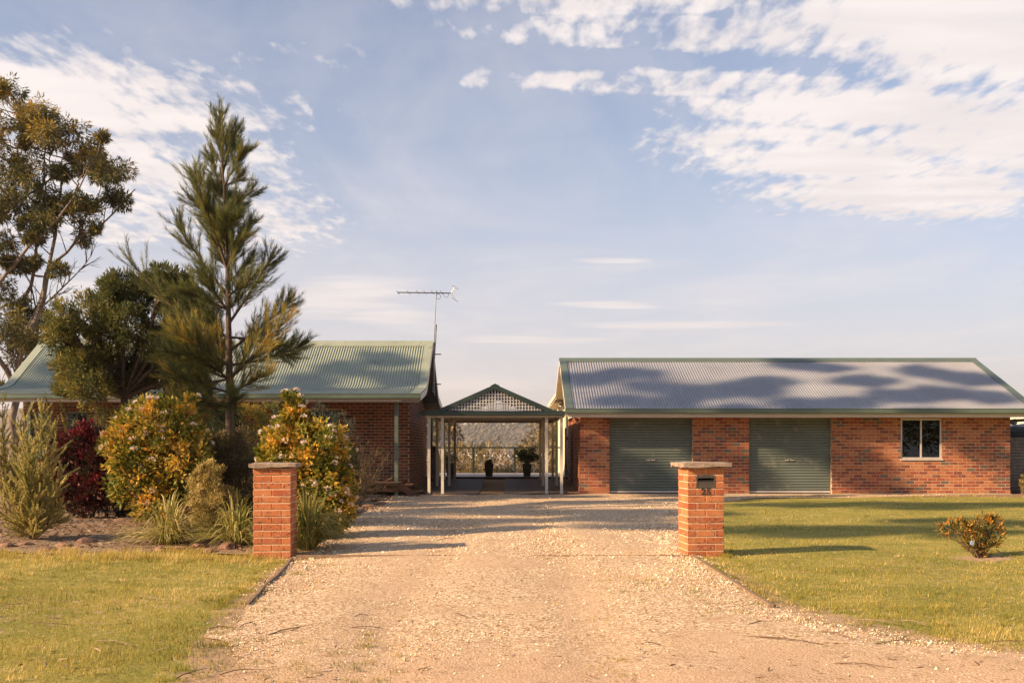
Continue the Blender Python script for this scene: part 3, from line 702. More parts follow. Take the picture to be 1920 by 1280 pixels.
def deck():
    t = thing('timber_deck', 'timber lookout deck with a dark green handrail behind the carport', 'deck', (-.3, 36.4, .2)); off = np.array((.3, -36.4, -.2))
    me = soft_box_mesh('deck_board', 5.2, .138, .025, .003, M['deckwood'])
    for i in range(36): link('deck_board', me, t, (-.25, 33.85+i*.144-36.4, .378-.2))
    def put(o): o.location = Vector(off); return o
    put(one('joists', box(-2.85, 2.2, 33.8, 38.9, .05, .36), M['timber'], t))
    for x in (-3.2, -1.5, .11, 1.75): put(one('rail_post', box(x-.045, x+.045, 38.82, 38.91, -.8, 1.345), M['rail_green'], t))
    put(one('handrail', box(-3.3, 1.95, 38.79, 38.94, 1.345, 1.40), M['rail_green'], t))
    for k in range(4): put(one('wire', tube([(-3.2, 38.86, .58+k*.2), (1.75, 38.86, .58+k*.2)], .003, 4), M['steel'], t))
deck()
def light_string():
    t = thing('light_string', 'string of small glass globes hung below the deck handrail', 'string light', (-.5, 38.75, 1.2))
    xs = np.linspace(-1.4, 1.6, 30); zs = -.06-.05*np.sin((xs+1.4)/3*np.pi)
    one('cord', tube(np.stack([xs, np.zeros(30), zs], 1), .004, 4), M['black'], t)
    v, f = lathe([(.004, .03), (.018, .012), (.026, -.012), (.016, -.034), (.003, -.04)], 8); me = MB().add(v, f).mesh('globe', M['white'], True)
    for x, z in zip(xs[2::3], zs[2::3]): link('globe', me, t, (x, 0, z-.03))
light_string()

# ------------------------------------------------------------------ brick pillars
def pillar(loc, rz, top_s, box_, name, label, seed):
    rg = random.Random(seed); t = thing(name, label, 'pillar', loc, rz); n = 13; H = n*(BH+JT)
    core = one('mortar_core', box(-.228, .228, -.228, .228, -.12, H-.004), M['pillar_mortar'], t)
    if box_: core.data = wall_core(-.228, .228, -.12, H-.004, [(-.115, .115, H-.258, H-.095)], .456).mesh('mortar_core', M['pillar_mortar']); core.location = (0, -.228, 0)
    ms = soft_box_mesh  # cached below
    cache = {}
    def bk(L_, mi):
        k = (round(L_, 3), mi)
        if k not in cache: cache[k] = soft_box_mesh('brick', L_, .11, BH, .0045, PBR[mi])
        return cache[k]
    for c in range(-1, n):
        z = c*(BH+JT)+BH/2; ft = n-1-c       # row from the top
        S_ = (ft % 2 == 0) == top_s
        def put(L_, x, y, r):
            mi = rg.choices(range(4), [5, 4, 3, 1])[0] if L_ > .15 else rg.choices(range(4), [6, 1, 2, 2])[0]
            link('brick', bk(L_, mi), core if not box_ else core, (x+rg.uniform(-.0015, .0015), y+rg.uniform(-.0015, .0015)+(.228 if box_ else 0), z), r)
        if S_:
            for y in (-.18, .18):
                for x in (-.12, .12):
                    if box_ and ft in (1, 2) and y < 0:
                        put(.112, -.179 if x < 0 else .179, y, 0)
                    else: put(.23, x, y, 0)
            for x in (-.18, .18): put(.23, x, 0, math.pi/2)
        else:
            for x in (-.18, .18):
                for y in (-.12, .12): put(.23, x, y, math.pi/2)
            for y in (-.18, .18):
                if box_ and ft in (1, 2) and y < 0: continue
                put(.23, 0, y, 0)
    # weathered stone cap
    bm = bmesh.new(); bmesh.ops.create_cube(bm, size=1); w, d, hh = (.58, .57, .060) if not box_ else (.64, .60, .064)
    bmesh.ops.scale(bm, vec=(w, d, hh), verts=bm.verts)
    bmesh.ops.subdivide_edges(bm, edges=bm.edges[:], cuts=9, use_grid_fill=True)
    for v in bm.verts:
        e = max(abs(v.co.x)/(w/2), abs(v.co.y)/(d/2)); q = float(fbm(np.array(v.co.x*9+seed*3), np.array(v.co.y*9+v.co.z*30), seed, 4)); q2 = float(fbm(np.array(v.co.y*14+seed), np.array(v.co.x*14+v.co.z*44), seed+1, 3))
        if e > .99: v.co.x *= 1+.040*q; v.co.y *= 1+.035*q2
        under = v.co.z < 0
        v.co.z += .006*q+(.014*q2 if under else .004*q2)
        if e > .99: v.co.z *= .80
    me = bpy.data.meshes.new('stone_cap'); bm.to_mesh(me); bm.free(); me.materials.append(M['sandstone'])
    link('stone_cap', me, t, (0, 0, H+hh/2+.004))
    if box_:
        zt, zb = H-.100, H-.255; y = -.24
        lb = MB(); lb.add(*box(-.117, -.108, y, y+.2, zb, zt)); lb.add(*box(.108, .117, y, y+.2, zb, zt)); lb.add(*box(-.108, .108, y, y+.2, zt-.030, zt)); lb.add(*box(-.108, .108, y+.004, y+.012, zb, zt-.075)); lb.add(*box(-.108, .108, y+.012, y+.2, zb, zb+.008))
        q = lb.build('letterbox', M['boxgrey'], t)
        one('slot_back', box(-.108, .108, y+.16, y+.17, zb+.01, zt-.03), M['black'], q)
        fl = one('flap', box(-.105, .105, y+.03, y+.036, zt-.088, zt-.055), M['boxgrey'], q)
        for i, ch in enumerate('25'):
            cu = bpy.data.curves.new('numeral', 'FONT'); cu.body = ch; cu.size = .115; cu.extrude = .003; cu.offset = .0025; cu.align_x = 'CENTER'; cu.align_y = 'CENTER'
            o = bpy.data.objects.new('n', cu); COL.objects.link(o); dg = bpy.context.evaluated_depsgraph_get()
            me = bpy.data.meshes.new_from_object(o.evaluated_get(dg)); bpy.data.objects.remove(o)
            me.materials.clear(); me.materials.append(M['darksteel'])
            m_ = link('numeral', me, t, (-.032+i*.066, -.239, H-.304)); m_.rotation_euler = (R(90), 0, 0)
            m_['label'] = 'dark metal digit two' if i == 0 else 'dark metal digit five'
pillar((-3.04, 12.79, -.005), R(3), False, False, 'brick_pillar', 'orange brick gate pillar beside the strappy clumps with a plain face', 1)
pillar((2.43, 12.82, .0), R(5), True, True, 'brick_pillar', 'orange brick gate pillar with the letterbox slot and number 25', 2)

def edge_board(pts, label):
    pts = np.array(pts); mb = MB(); n = len(pts)
    d = unit(np.gradient(pts, axis=0)); nrm = np.stack([-d[:,1], d[:,0]], 1)*.017
    v = []
    for p, q in zip(pts, nrm):
        z = float(gz(p[0], p[1]))
        v += [(p[0]-q[0], p[1]-q[1], z-.06), (p[0]+q[0], p[1]+q[1], z-.06), (p[0]+q[0], p[1]+q[1], z+.034), (p[0]-q[0], p[1]-q[1], z+.034)]
    f = [(i*4+k, i*4+(k+1)%4, i*4+4+(k+1)%4, i*4+4+k) for i in range(n-1) for k in range(4)]+[(0, 1, 2, 3), (n*4-1, n*4-2, n*4-3, n*4-4)]
    tag(MB().add(v, f).build('edging_board', M['edging']), label, 'edging board')
edge_board([(-2.77, 12.5), (-2.66, 11.6), (-2.56, 10.8), (-2.5, 10.1)], 'low timber edging board running from the plain pillar towards the road')
edge_board([(-2.49, 10.0), (-2.42, 9.5), (-2.36, 9.0), (-2.33, 8.75)], 'short low timber edging board at the road end of the left lawn')
edge_board([(2.27, 12.5), (2.24, 11.4), (2.22, 10.3), (2.21, 9.2), (2.22, 8.5)], 'low timber edging board running from the letterbox pillar towards the road')
tag(one('threshold_strip', box(-2.7, 2.2, 12.47, 12.505, -.04, .040), M['edging']), 'thin sunken timber strip across the gravel between the pillars', 'timber strip')

# ------------------------------------------------------------------ plants: tools
RNG = np.random.default_rng(12)
def rdir(n, rg=RNG): return unit(rg.normal(size=(n, 3)))
def leaves(mb, B, A, L, W, rg=RNG, tint=None, m=0, fold=.12, flat=None):
    n = len(B); L = np.broadcast_to(L, (n,))[:,None]; W = np.broadcast_to(W, (n,))[:,None]
    r = rdir(n, rg) if flat is None else flat
    s = unit(np.cross(A, r)); nn = np.cross(s, A)
    mid = B+A*L*.45+nn*W*fold
    v = np.stack([B, mid+s*W*.5, B+A*L, mid-s*W*.5], 1).reshape(-1, 3)
    t = rg.random(n) if tint is None else tint
    mb.add(v, np.arange(n*4).reshape(-1, 4), m, t)
def bez(a, b, c, n=8):
    t = np.linspace(0, 1, n)[:,None]; a, b, c = map(np.asarray, (a, b, c)); return (1-t)**2*a+2*t*(1-t)*b+t*t*c
def spl(pts, n=12):
    pts = np.array(pts, float); d = np.concatenate(([0], np.cumsum(np.linalg.norm(np.diff(pts, axis=0), axis=1)))); u = np.linspace(0, d[-1], n)
    p = np.stack([np.interp(u, d, pts[:,k]) for k in range(3)], 1)
    for _ in range(2): p[1:-1] = p[1:-1]*.5+(p[:-2]+p[2:])*.25
    return p
def blob_leaves(mb, c, r, k, per, L, W, rg=RNG, cr=.22, inner=.55, up=.35, tl=(0, 1), out=.8, droop=0, jit=.35):
    """leaf clusters through the outer part of an ellipsoid; returns cluster centres"""
    c = np.asarray(c); r = np.asarray(r); d = rdir(k, rg); rad = rg.uniform(inner**2, 1.12, k)**.5
    cc = c+d*r*rad[:,None]; cs = cr*r.mean()*rg.uniform(.6, 1.35, k); ct = rg.uniform(tl[0], tl[1], k)
    i = np.repeat(np.arange(k), per); n = len(i)
    q = rdir(n, rg); B = cc[i]+q*(cs[i]*rg.random(n)**.5)[:,None]
    A = unit(q*out+d[i]*.5+np.array((0, 0, up-droop))+rg.normal(size=(n, 3))*jit)
    t = np.clip(ct[i]+rg.normal(size=n)*.17, 0, 1)
    leaves(mb, B, A, L*rg.uniform(.45, 1.5, n), W*rg.uniform(.6, 1.35, n), rg, t)
    return cc, d
def stems(mb, base, tips, r0, rg=RNG, sides=5, bow=.2, n=6):
    base = np.asarray(base)
    for tp in tips:
        mid = base*.45+tp*.55+np.array((0, 0, -.12*np.linalg.norm(tp-base)))*0+rg.normal(size=3)*bow*np.linalg.norm(tp-base)*.4; mid[:2] = mid[:2]*.8+base[:2]*.2
        mb.add(*tube(bez(base+rg.normal(size=3)*np.array((.03, .03, 0)), mid, tp, n), np.linspace(r0, r0*.25, n), sides, False))
def shrub(name, label, cat, base, blobs, D, k, per, L, W, mat_, stem_m='twig', fl=None, depth=.9, nst=26, seed=0, r0=.02, **kw):
    rg = np.random.default_rng(seed+100); b = P(*base, D) if len(base) == 2 else np.array(base); b[2] = float(gz(b[0], b[1]))+.02
    t = thing(name, label, cat, tuple(b)); mb = MB(); tips = []; outs = []
    tot = sum(rx*ry for _, _, rx, ry in blobs)
    for (px, py, rx, ry) in blobs:
        c = P(px, py, D)-b; c[1] += rg.uniform(-.12, .12)*rx*D/F*1.5
        r = np.array((rx, (rx+ry)/2*depth, ry))*D/F
        cc, d = blob_leaves(mb, c, r, max(4, int(k*rx*ry/tot)), per, L, W, rg, **kw); tips.append(cc); outs.append(d)
    tips = np.concatenate(tips); outs = np.concatenate(outs)
    mb.build('foliage', mat_, t); sb = MB(); stems(sb, (0, 0, -.03), tips[rg.permutation(len(tips))[:nst]], r0, rg); sb.build('stems', M[stem_m], t, True)
    if fl:
        nf, fr, fm, top = fl; fb = MB(); sel = np.where(outs[:,2] > top)[0]; sel = sel[rg.permutation(len(sel))[:nf]]
        for i in sel:
            n = 16; q = unit(rdir(n, rg)+outs[i]*1.2); c0 = tips[i]+outs[i]*.05+np.array((0, 0, .03))
            B = c0+q*fr*np.array((1, 1, .45)); leaves(fb, B, unit(q+np.array((0, 0, .6))), fr*.75, fr*.75, rg)
        fb.build('blossom', fm, t)
    return t

# leaf colours
LM = dict(
 gum=leaf_mat('gum_leaf', [(.075,.085,.034), (.14,.13,.040), (.28,.215,.048), (.46,.29,.05)], 0.35, .45),
 casuarina=leaf_mat('casuarina_needle', [(.075,.095,.034), (.145,.16,.048), (.30,.275,.062), (.62,.39,.065)], 0.4, .6),
 wattle=leaf_mat('wattle_leaf', [(.060,.075,.024), (.125,.13,.038), (.24,.21,.052), (.38,.29,.07)], 0.35, .55),
 viburnum=leaf_mat('viburnum_leaf', [(.08,.105,.018), (.22,.225,.034), (.52,.38,.05), (.86,.46,.08)], 0.35, .4),
 photinia=leaf_mat('red_leaf', [(.028,.032,.014), (.06,.022,.016), (.14,.018,.024), (.30,.035,.045)], .3, .4),  # reds darkened in the leaf colour to stand in for shade on this shrub
 teatree=leaf_mat('teatree_leaf', [(.15,.165,.04), (.29,.28,.07), (.46,.40,.12), (.64,.53,.21)], 0.35, .6),
 yellow=leaf_mat('yellow_leaf', [(.16,.13,.035), (.32,.25,.07), (.50,.38,.13), (.66,.50,.20)], 0.35, .6),
 strappy=leaf_mat('strap_leaf', [(.12,.14,.03), (.26,.245,.055), (.45,.37,.10), (.75,.58,.27)], 0.35, .4),
 brownbush=leaf_mat('brown_leaf', [(.045,.04,.018), (.10,.08,.032), (.18,.13,.05), (.26,.18,.075)], .25, .6),
 greybush=leaf_mat('grey_leaf', [(.05,.065,.045), (.10,.115,.08), (.16,.175,.125)], .2, .6),
 drybush=leaf_mat('dry_leaf', [(.192,.132,.048), (.336,.240,.084), (.432,.324,.120)], .3, .6),
 grass=leaf_mat('grass_blade', [(.13,.155,.026), (.315,.275,.046), (.54,.39,.092), (.88,.65,.29)], .35, .6, .15),
 valley=leaf_mat('valley_leaf', [(.065,.055,.023), (.130,.101,.036), (.221,.150,.052), (.299,.195,.065)], .25, .6),
 far=leaf_mat('far_canopy', [(.05,.045,.025), (.085,.07,.038), (.13,.10,.055)], 0, .9),
 flower=leaf_mat('blossom_petal', [(.72,.52,.44), (.88,.74,.66), (.92,.84,.76)], .2, .6), small=leaf_mat('small_bush_leaf', [(.053,.063,.018), (.135,.128,.030), (.330,.195,.030), (.540,.225,.038)], .25, .4),
 mallow=leaf_mat('litter', [(.16,.085,.05), (.32,.2,.11), (.55,.44,.32)], .1, .8),
 stone=leaf_mat('gravel_stone', [(.20,.115,.062), (.50,.335,.19), (.74,.57,.38), (.92,.80,.62)], 0, .85, .2))

# ------------------------------------------------------------------ tall gum behind the house
def gum_tree():
    D = 42; rg = np.random.default_rng(5); b = P(28, 900, D); b[2] = float(gz(b[0], D))
    t = thing('gum_tree', 'tall spreading gum tree rising behind the green roofed house', 'tree', tuple(b))
    q = lambda px, py, dy=0: P(px, py, D)+np.array((0, dy, 0))-b
    limbs = [([(0, 0, 0), q(22, 800), q(26, 720), q(40, 660), q(62, 610), q(80, 560), q(95, 500), q(108, 440), q(113, 380), q(120, 320)], .26, .05),
        ([q(40, 660), q(10, 600, .5), q(25, 592, .6), q(46, 525, .5), q(53, 441, .8), q(57, 373, 1), q(62, 300, 1), q(70, 235, 1)], .14, .03),
        ([q(26, 720), q(-20, 600, -1), q(0, 542, -1), q(55, 495, -1), q(110, 440, -1), q(156, 390, -1), q(177, 350, -1), q(190, 310, -1)], .16, .03),
        ([q(62, 610), q(84, 508, .2), q(127, 449, .6), q(181, 403, 1), q(219, 372, 1.2), q(232, 340, 1.2)], .12, .03),
        ([q(-20, 600, -1), q(-60, 480, -.5), q(0, 420, 0), q(25, 381, 0), q(76, 348, 0), q(114, 318, 0), q(160, 275, 0)], .14, .03),
        ([q(0, 420), q(10, 350, .5), q(25, 280, .5), q(40, 220, .3), q(20, 180, .3)], .09, .02), ([q(-60, 480, -.5), q(-90, 380), q(-100, 280), q(-80, 200)], .13, .03),
        ([q(-60, 480, -.5), q(-140, 420, 1), q(-190, 340, 1)], .1, .03), ([q(156, 390, -1), q(165, 340, -.8), q(205, 300, -.6)], .06, .02), ([q(76, 348), q(88, 300, .3), q(95, 240, .4)], .05, .02),
        ([q(114, 318), q(130, 285, -.3), q(140, 250, -.4)], .04, .015), ([q(127, 449, .6), q(150, 410, .4), q(165, 390, .2)], .04, .015)]
    mb = MB(); pts = []
    for p, a, c in limbs:
        s = spl(p, 16); s[1:] += rg.normal(size=(15, 3))*.06; mb.add(*tube(s, np.linspace(a*.72, c*.7, 16), 7, False)); pts.append(s[4:])
    pts = np.concatenate(pts)
    clumps = [(12,165,25),(25,195,18),(25,226,20),(63,225,32),(95,222,24),(84,251,32),(139,251,28),(160,268,20),(118,272,24),(13,246,25),(17,290,33),(46,297,24),(181,297,28),(211,306,28),(228,331,24),(228,369,17),(211,360,17),(190,322,20),
        (127,297,17),(42,331,28),(84,339,28),(89,365,24),(13,356,34),(21,382,24),(143,386,30),(165,390,22),(127,381,18),(84,411,24),(105,424,22),(131,432,16),(55,394,24),(25,415,20),(17,483,22),(25,491,17),(63,491,13),(80,457,14),(55,432,18),
        (13,567,28),(30,584,19),(42,614,32),(63,593,20),(25,630,36),(8,605,20),(15,660,34),(50,655,26),(0,540,26),(5,450,22),(70,640,20),(40,640,22),(-30,200,36),(-70,230,40),(-110,290,45),(-40,300,40),(-80,380,40),(-150,350,45),(-190,310,40),(-40,450,35),(-60,600,40),(-30,640,34)]
    lb = MB()
    for _ in range(24):
        k_ = pts[rg.integers(0, len(pts))]+rg.normal(size=3)*np.array((.5, .8, .5))+np.array((0, 0, .35)); kb = k_+b; clumps.append((CX+kb[0]*F/kb[1], HY-(kb[2]-EYE)*F/kb[1], rg.uniform(9, 16)))
    for (px, py, rp) in clumps:
        px -= 14*max(0, min(1, (px-120)/80)); dy = rg.uniform(-1.6, 1.6); c = q(px, py, dy); r = rp*D/F
        j = np.argsort(np.linalg.norm(pts-c-np.array((0, 0, -.5)), axis=1))[:10]
        for s in range(3):
            st = pts[j[rg.integers(0, 10)]]; tip = c+rg.normal(size=3)*r*.5
            mid = (st+tip)/2+np.array((0, 0, -.15))+rg.normal(size=3)*.15
            mb.add(*tube(bez(st, mid, tip, 6), np.linspace(.03, .008, 6), 4, False))
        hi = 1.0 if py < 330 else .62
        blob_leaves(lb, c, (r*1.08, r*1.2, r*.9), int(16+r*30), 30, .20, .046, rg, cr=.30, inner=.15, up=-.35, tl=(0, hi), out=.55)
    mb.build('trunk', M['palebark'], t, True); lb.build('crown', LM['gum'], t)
    db = MB()                                                       # bare branch
    main = spl([q(45, 640), q(63, 588), q(97, 559), q(131, 525), q(160, 498), q(170, 480)], 14); db.add(*tube(main, np.linspace(.06, .012, 14), 5, False))
    for i in range(4, 14):
        for s in range(2):
            d = unit(np.array((rg.uniform(-.3, 1), rg.uniform(-.6, .6), rg.uniform(.2, 1.2)))); l = rg.uniform(.5, 1.5)
            e = main[i]+d*l; db.add(*tube(bez(main[i], main[i]+d*l*.5+rg.normal(size=3)*.12, e, 5), np.linspace(.022, .006, 5), 4, False))
            for u in range(2): db.add(*tube([main[i]+d*l*.6, main[i]+d*l*.6+unit(d+rg.normal(size=3)*.5)*.5], [.01, .005], 3, False))
    db.build('dead_branch', M['bark'], t, True)
gum_tree()

# ------------------------------------------------------------------ casuarina
def plume(mb, path, n, L, W, rg, spread=.55, fwd=1.0, t0=.1, up=.15, tl=(0, .7)):
    path = np.asarray(path); m = len(path); u = t0+(1-t0)*rg.random(n)**.85; k = u*(m-1); i = np.minimum(k.astype(int), m-2); fr = (k-i)[:,None]
    B = path[i]*(1-fr)+path[i+1]*fr; tn = unit(path[i+1]-path[i]); pr = rdir(n, rg); pr = unit(pr-tn*(pr*tn).sum(1, keepdims=True))
    A = unit(tn*fwd+pr*spread*rg.uniform(.4, 1.2, n)[:,None]+np.array((0, 0, up)))
    t = np.clip(rg.uniform(*tl)+rg.normal(size=n)*.16, 0, 1)
    leaves(mb, B, A, L*rg.uniform(.55, 1.15, n)*(1.1-.35*u), W, rg, t, fold=0)
def casuarina():
    D = 20.0; rg = np.random.default_rng(8); b = P(432, 900, D); b[2] = float(gz(b[0], D))
    t = thing('casuarina_tree', 'tall feathery casuarina with a pointed top beside the house front', 'tree', tuple(b))
    q = lambda px, py, dy=0: P(px, py, D)+np.array((0, dy, 0))-b
    tr = spl([(0, 0, -.05), q(431, 820), q(430, 700), q(429, 639), q(426, 479), q(422, 373), q(415, 289), q(409, 262), q(403, 222)], 30)
    tb = MB(); tb.add(*tube(tr, np.interp(np.linspace(0, 1, 30), [0, .5, 1], [.115, .055, .006]), 8, False))
    at = lambda py: tr[np.argmin(np.abs(tr[:,2]-(q(430, py)[2])))]
    nb = MB()
    br = [(560, (318, 375), (356, 470), .3), (650, (246, 470), (310, 570), -.5), (480, (358, 275), (392, 400), .2), (500, (372, 300), (398, 400), -.6), (600, (514, 430), (482, 525), .2), (650, (532, 540), (500, 590), .8), (700, (560, 570), (515, 640), -.3),
        (510, (472, 418), (455, 460), -.5), (410, (476, 318), (450, 370), .2), (360, (464, 255), (445, 310), -.2), (330, (442, 205), (430, 270), .1), (320, (416, 184), (416, 240), -.15), (420, (362, 345), (390, 400), -.4), (380, (383, 250), (400, 320), .3),
        (690, (345, 600), (380, 650), -1.0), (680, (360, 620), (390, 650), -1.4), (720, (330, 650), (375, 690), -.6), (740, (520, 690), (480, 720), -.6), (630, (548, 640), (500, 630), .4), (580, (350, 520), (385, 560), -.8), (620, (350, 560), (385, 610), .6),
        (560, (500, 500), (465, 540), -.7), (540, (455, 440), (440, 500), .7), (460, (458, 380), (440, 430), -.6), (460, (390, 370), (408, 420), .7), (300, (400, 215), (405, 255), .2), (290, (432, 240), (422, 270), .2),
        (690, (560, 620), (505, 670), .9), (720, (360, 700), (395, 730), -1.2), (750, (470, 740), (450, 760), -1.0), (760, (330, 735), (380, 765), -.7), (730, (340, 690), (380, 720), -.9), (715, (395, 660), (415, 690), -1.1), (690, (345, 655), (385, 675), -1.3), (770, (400, 740), (415, 760), -1.2)]
    for i in range(18):
        py = rg.uniform(340, 740); ln = np.interp(py, [250, 450, 700], [28, 55, 75]); a = rg.uniform(0, 2*np.pi)
        br.append((py, (428+math.cos(a)*ln*.8, py-ln*1.5), (428+math.cos(a)*ln*.5, py-ln*.45), math.sin(a)*ln*D/F*1.1))
    for py, tip, mid, dy in br:
        s = at(py); tip = (tip[0]*.92+mid[0]*.08, tip[1]+(34 if py < 640 else 14)); e = q(tip[0], tip[1], dy); m = q(mid[0], mid[1], dy*.7); path = bez(s, m, e, 12); ln = np.linalg.norm(e-s)
        tb.add(*tube(path, np.linspace(.012+.012*ln, .004, 12), 5, False))
        low = py > 660; tl = (.35, .95) if (low and rg.random() < .45) else (.0, .55)
        plume(nb, path, int(70+66*ln), .24, .0062, rg, .45, 1, .25, .2, tl)
        for k in range(int((9+16*ln)*(.5 if tip[0] < 300 else 1))):
            u = rg.uniform(.12, .93); i = int(u*11); st = path[i]; tn = unit(path[min(i+1, 11)]-path[max(i-1, 0)]); d = unit(tn*1.0+rdir(1, rg)[0]*.75+np.array((0, 0, .25)))
            l2 = (.25+.36*ln*(1-u*.75))*rg.uniform(.6, 1.1); e2 = st+d*l2; p2 = bez(st, st+d*l2*.5+np.array((0, 0, -.03)), e2+np.array((0, 0, .08*l2)), 6)
            tb.add(*tube(p2, np.linspace(.007, .003, 6), 3, False)); plume(nb, p2, int(44+58*l2), .22, .0060, rg, .5, 1, .05, .12, tl)
    tb.build('trunk', M['bark'], t, True); nb.build('crown', LM['casuarina'], t)
casuarina()

# ------------------------------------------------------------------ rounded dark wattle
def wattle():
    D = 22.5; rg = np.random.default_rng(9); b = P(236, 905, D); b[2] = float(gz(b[0], D))
    t = thing('wattle_tree', 'dense rounded dark olive tree overhanging the house roof', 'tree', tuple(b)); q = lambda px, py, dy=0: P(px, py, D)+np.array((0, dy, 0))-b
    tb = MB(); tb.add(*tube(spl([(0, 0, -.05), q(237, 850), q(236, 780), q(232, 745)], 8), np.linspace(.10, .075, 8), 8, False)); hub = q(232, 745)
    blobs = [(98,682,28,40),(105,722,24,20),(118,640,28,32),(140,615,34,36),(175,570,34,34),(225,545,34,28),(275,535,34,26),(320,540,34,28),(180,725,40,26),(230,715,40,30),(290,710,44,34),(340,700,40,40),(130,655,36,45),(165,600,40,45),(205,565,42,42),(255,548,42,36),(300,555,42,36),(345,560,40,40),(370,600,30,45),(330,610,45,45),(285,600,45,40),(235,610,45,45),(190,640,45,42),(150,690,42,36),(125,715,26,24),(250,655,50,36),(310,655,45,40),(200,690,40,26),(355,650,36,40)]
    lb = MB()
    for i, (px, py, rx, ry) in enumerate(blobs):
        px += 14
        dy = rg.uniform(-1.0, 1.0)*(1.0 if i < 8 else .8); c = q(px, py, dy); r = np.array((rx, rx*1.1, ry))*D/F
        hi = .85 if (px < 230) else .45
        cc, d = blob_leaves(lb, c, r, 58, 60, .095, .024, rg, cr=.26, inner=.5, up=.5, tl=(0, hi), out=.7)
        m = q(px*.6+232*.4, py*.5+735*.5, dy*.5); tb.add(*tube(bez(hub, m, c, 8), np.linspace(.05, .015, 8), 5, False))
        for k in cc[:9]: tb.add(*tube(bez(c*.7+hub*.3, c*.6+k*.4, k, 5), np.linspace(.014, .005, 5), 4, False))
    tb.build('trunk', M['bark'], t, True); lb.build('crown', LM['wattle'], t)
wattle()

# ------------------------------------------------------------------ shrubs
shrub('viburnum_shrub', 'rounded flowering shrub with orange tips and pale blossom beside the red leaved bush', 'shrub', (300, 1000), [(290,800,75,50),(265,850,62,60),(330,850,58,70),(285,905,75,50),(340,905,50,52),(300,770,40,22),(355,755,16,14),(235,835,34,32),(350,790,26,30),(305,950,56,24)], 16.5, 560, 38, .078, .044, LM['viburnum'], fl=(110, .055, LM['flower'], -.35), nst=30, seed=1, tl=(.05, .95), cr=.26)
shrub('viburnum_shrub', 'tall flowering shrub with pale blossom behind the plain brick pillar', 'shrub', (585, 1010), [(548,760,22,28),(550,815,50,35),(600,850,55,55),(540,870,50,50),(615,905,45,50),(570,930,62,55),(625,950,38,45),(600,985,45,28),(560,790,24,22),(510,835,24,30)], 15.0, 560, 38, .072, .042, LM['viburnum'], fl=(150, .050, LM['flower'], -.45), nst=30, seed=2, tl=(.05, .9), cr=.26)
shrub('photinia_shrub', 'dark shrub with crimson red leaves behind the feathery green bush', 'shrub', (165, 975), [(125,850,34,34),(118,910,30,44),(205,860,26,40),(150,840,40,34),(185,850,34,40),(135,890,36,40),(180,905,45,42),(155,940,42,24),(215,900,26,44),(160,815,20,18)], 18.5, 330, 34, .11, .036, LM['photinia'], nst=24, seed=3, tl=(.0, .85), up=.6, cr=.3)
shrub('yellow_shrub', 'small straw yellow shrub between the strappy clump and brick pillar', 'shrub', (400, 1018), [(392,890,26,26),(385,930,36,32),(415,940,28,32),(400,975,44,32),(372,900,18,18),(420,985,28,26)], 14.7, 330, 50, .040, .015, LM['yellow'], nst=22, seed=4, tl=(.1, 1), up=.6, cr=.25)
shrub('brown_shrub', 'dark brownish shrub in the shade behind the straw yellow one', 'shrub', (450, 985), [(420,860,34,45),(460,850,36,50),(400,900,26,40),(455,910,36,50),(430,830,40,26),(380,850,20,34)], 17.5, 330, 50, .06, .014, LM['brownbush'], nst=26, seed=5, tl=(0, .8), up=.5, cr=.28)
shrub('grey_shrub', 'grey green shrub below the house window behind the tall flowering one', 'shrub', (625, 930), [(605,775,26,22),(640,800,28,22),(620,820,40,26),(655,825,18,20)], 23, 90, 46, .045, .012, LM['greybush'], nst=16, seed=6, tl=(0, .8), up=.5, cr=.28)
shrub('olive_shrub', 'dark olive shrub under the rounded tree against the house wall', 'shrub', (200, 935), [(175,765,26,20),(205,790,32,28),(190,820,30,26),(225,810,22,26),(160,800,18,24)], 22, 90, 40, .06, .02, LM['wattle'], nst=16, seed=7, tl=(0, .9), cr=.3)
shrub('low_dark_shrub', 'low dark shrub at the foot of the flowering shrubs by the bed', 'shrub', (500, 985), [(490,930,36,40),(520,890,30,40),(470,960,30,26)], 16.6, 190, 44, .055, .022, LM['brownbush'], nst=14, seed=8, tl=(0, .6), cr=.3)

shrub('dark_shrub', 'dark leafy shrub filling the gap between the red bush and blossom shrub', 'shrub', (225, 965), [(225,880,30,44),(235,925,34,34),(215,950,30,22)], 18.9, 150, 40, .06, .024, LM['brownbush'], nst=16, seed=41, tl=(.1, .9), cr=.3)
shrub('dark_shrub', 'dark leafy shrub at the casuarina foot behind the straw yellow shrub', 'shrub', (395, 965), [(395,830,34,40),(400,890,36,46),(440,900,40,50),(370,930,30,34),(425,945,40,30)], 18.6, 260, 44, .055, .02, LM['wattle'], nst=18, seed=42, tl=(0, .7), cr=.3)
shrub('dark_shrub', 'dark leafy shrub beside the gravel behind the tall blossom shrub', 'shrub', (640, 965), [(640,880,26,40),(650,920,26,36),(630,945,30,26)], 17.4, 150, 40, .05, .02, LM['brownbush'], nst=14, seed=43, tl=(0, .8), cr=.3)
shrub('olive_shrub', 'broad olive shrub under the casuarina against the house wall', 'shrub', (330, 935), [(330,760,40,26),(370,790,36,34),(300,790,30,30),(345,820,44,26),(410,800,30,30)], 21.2, 190, 44, .06, .018, LM['wattle'], nst=18, seed=44, tl=(0, .8), cr=.3)
shrub('olive_shrub', 'low olive shrub against the house wall behind the plain pillar', 'shrub', (505, 935), [(500,780,30,26),(520,820,34,36),(485,830,30,36),(470,780,26,26)], 21.5, 150, 44, .06, .016, LM['casuarina'], nst=16, seed=45, tl=(.3, 1), cr=.3)
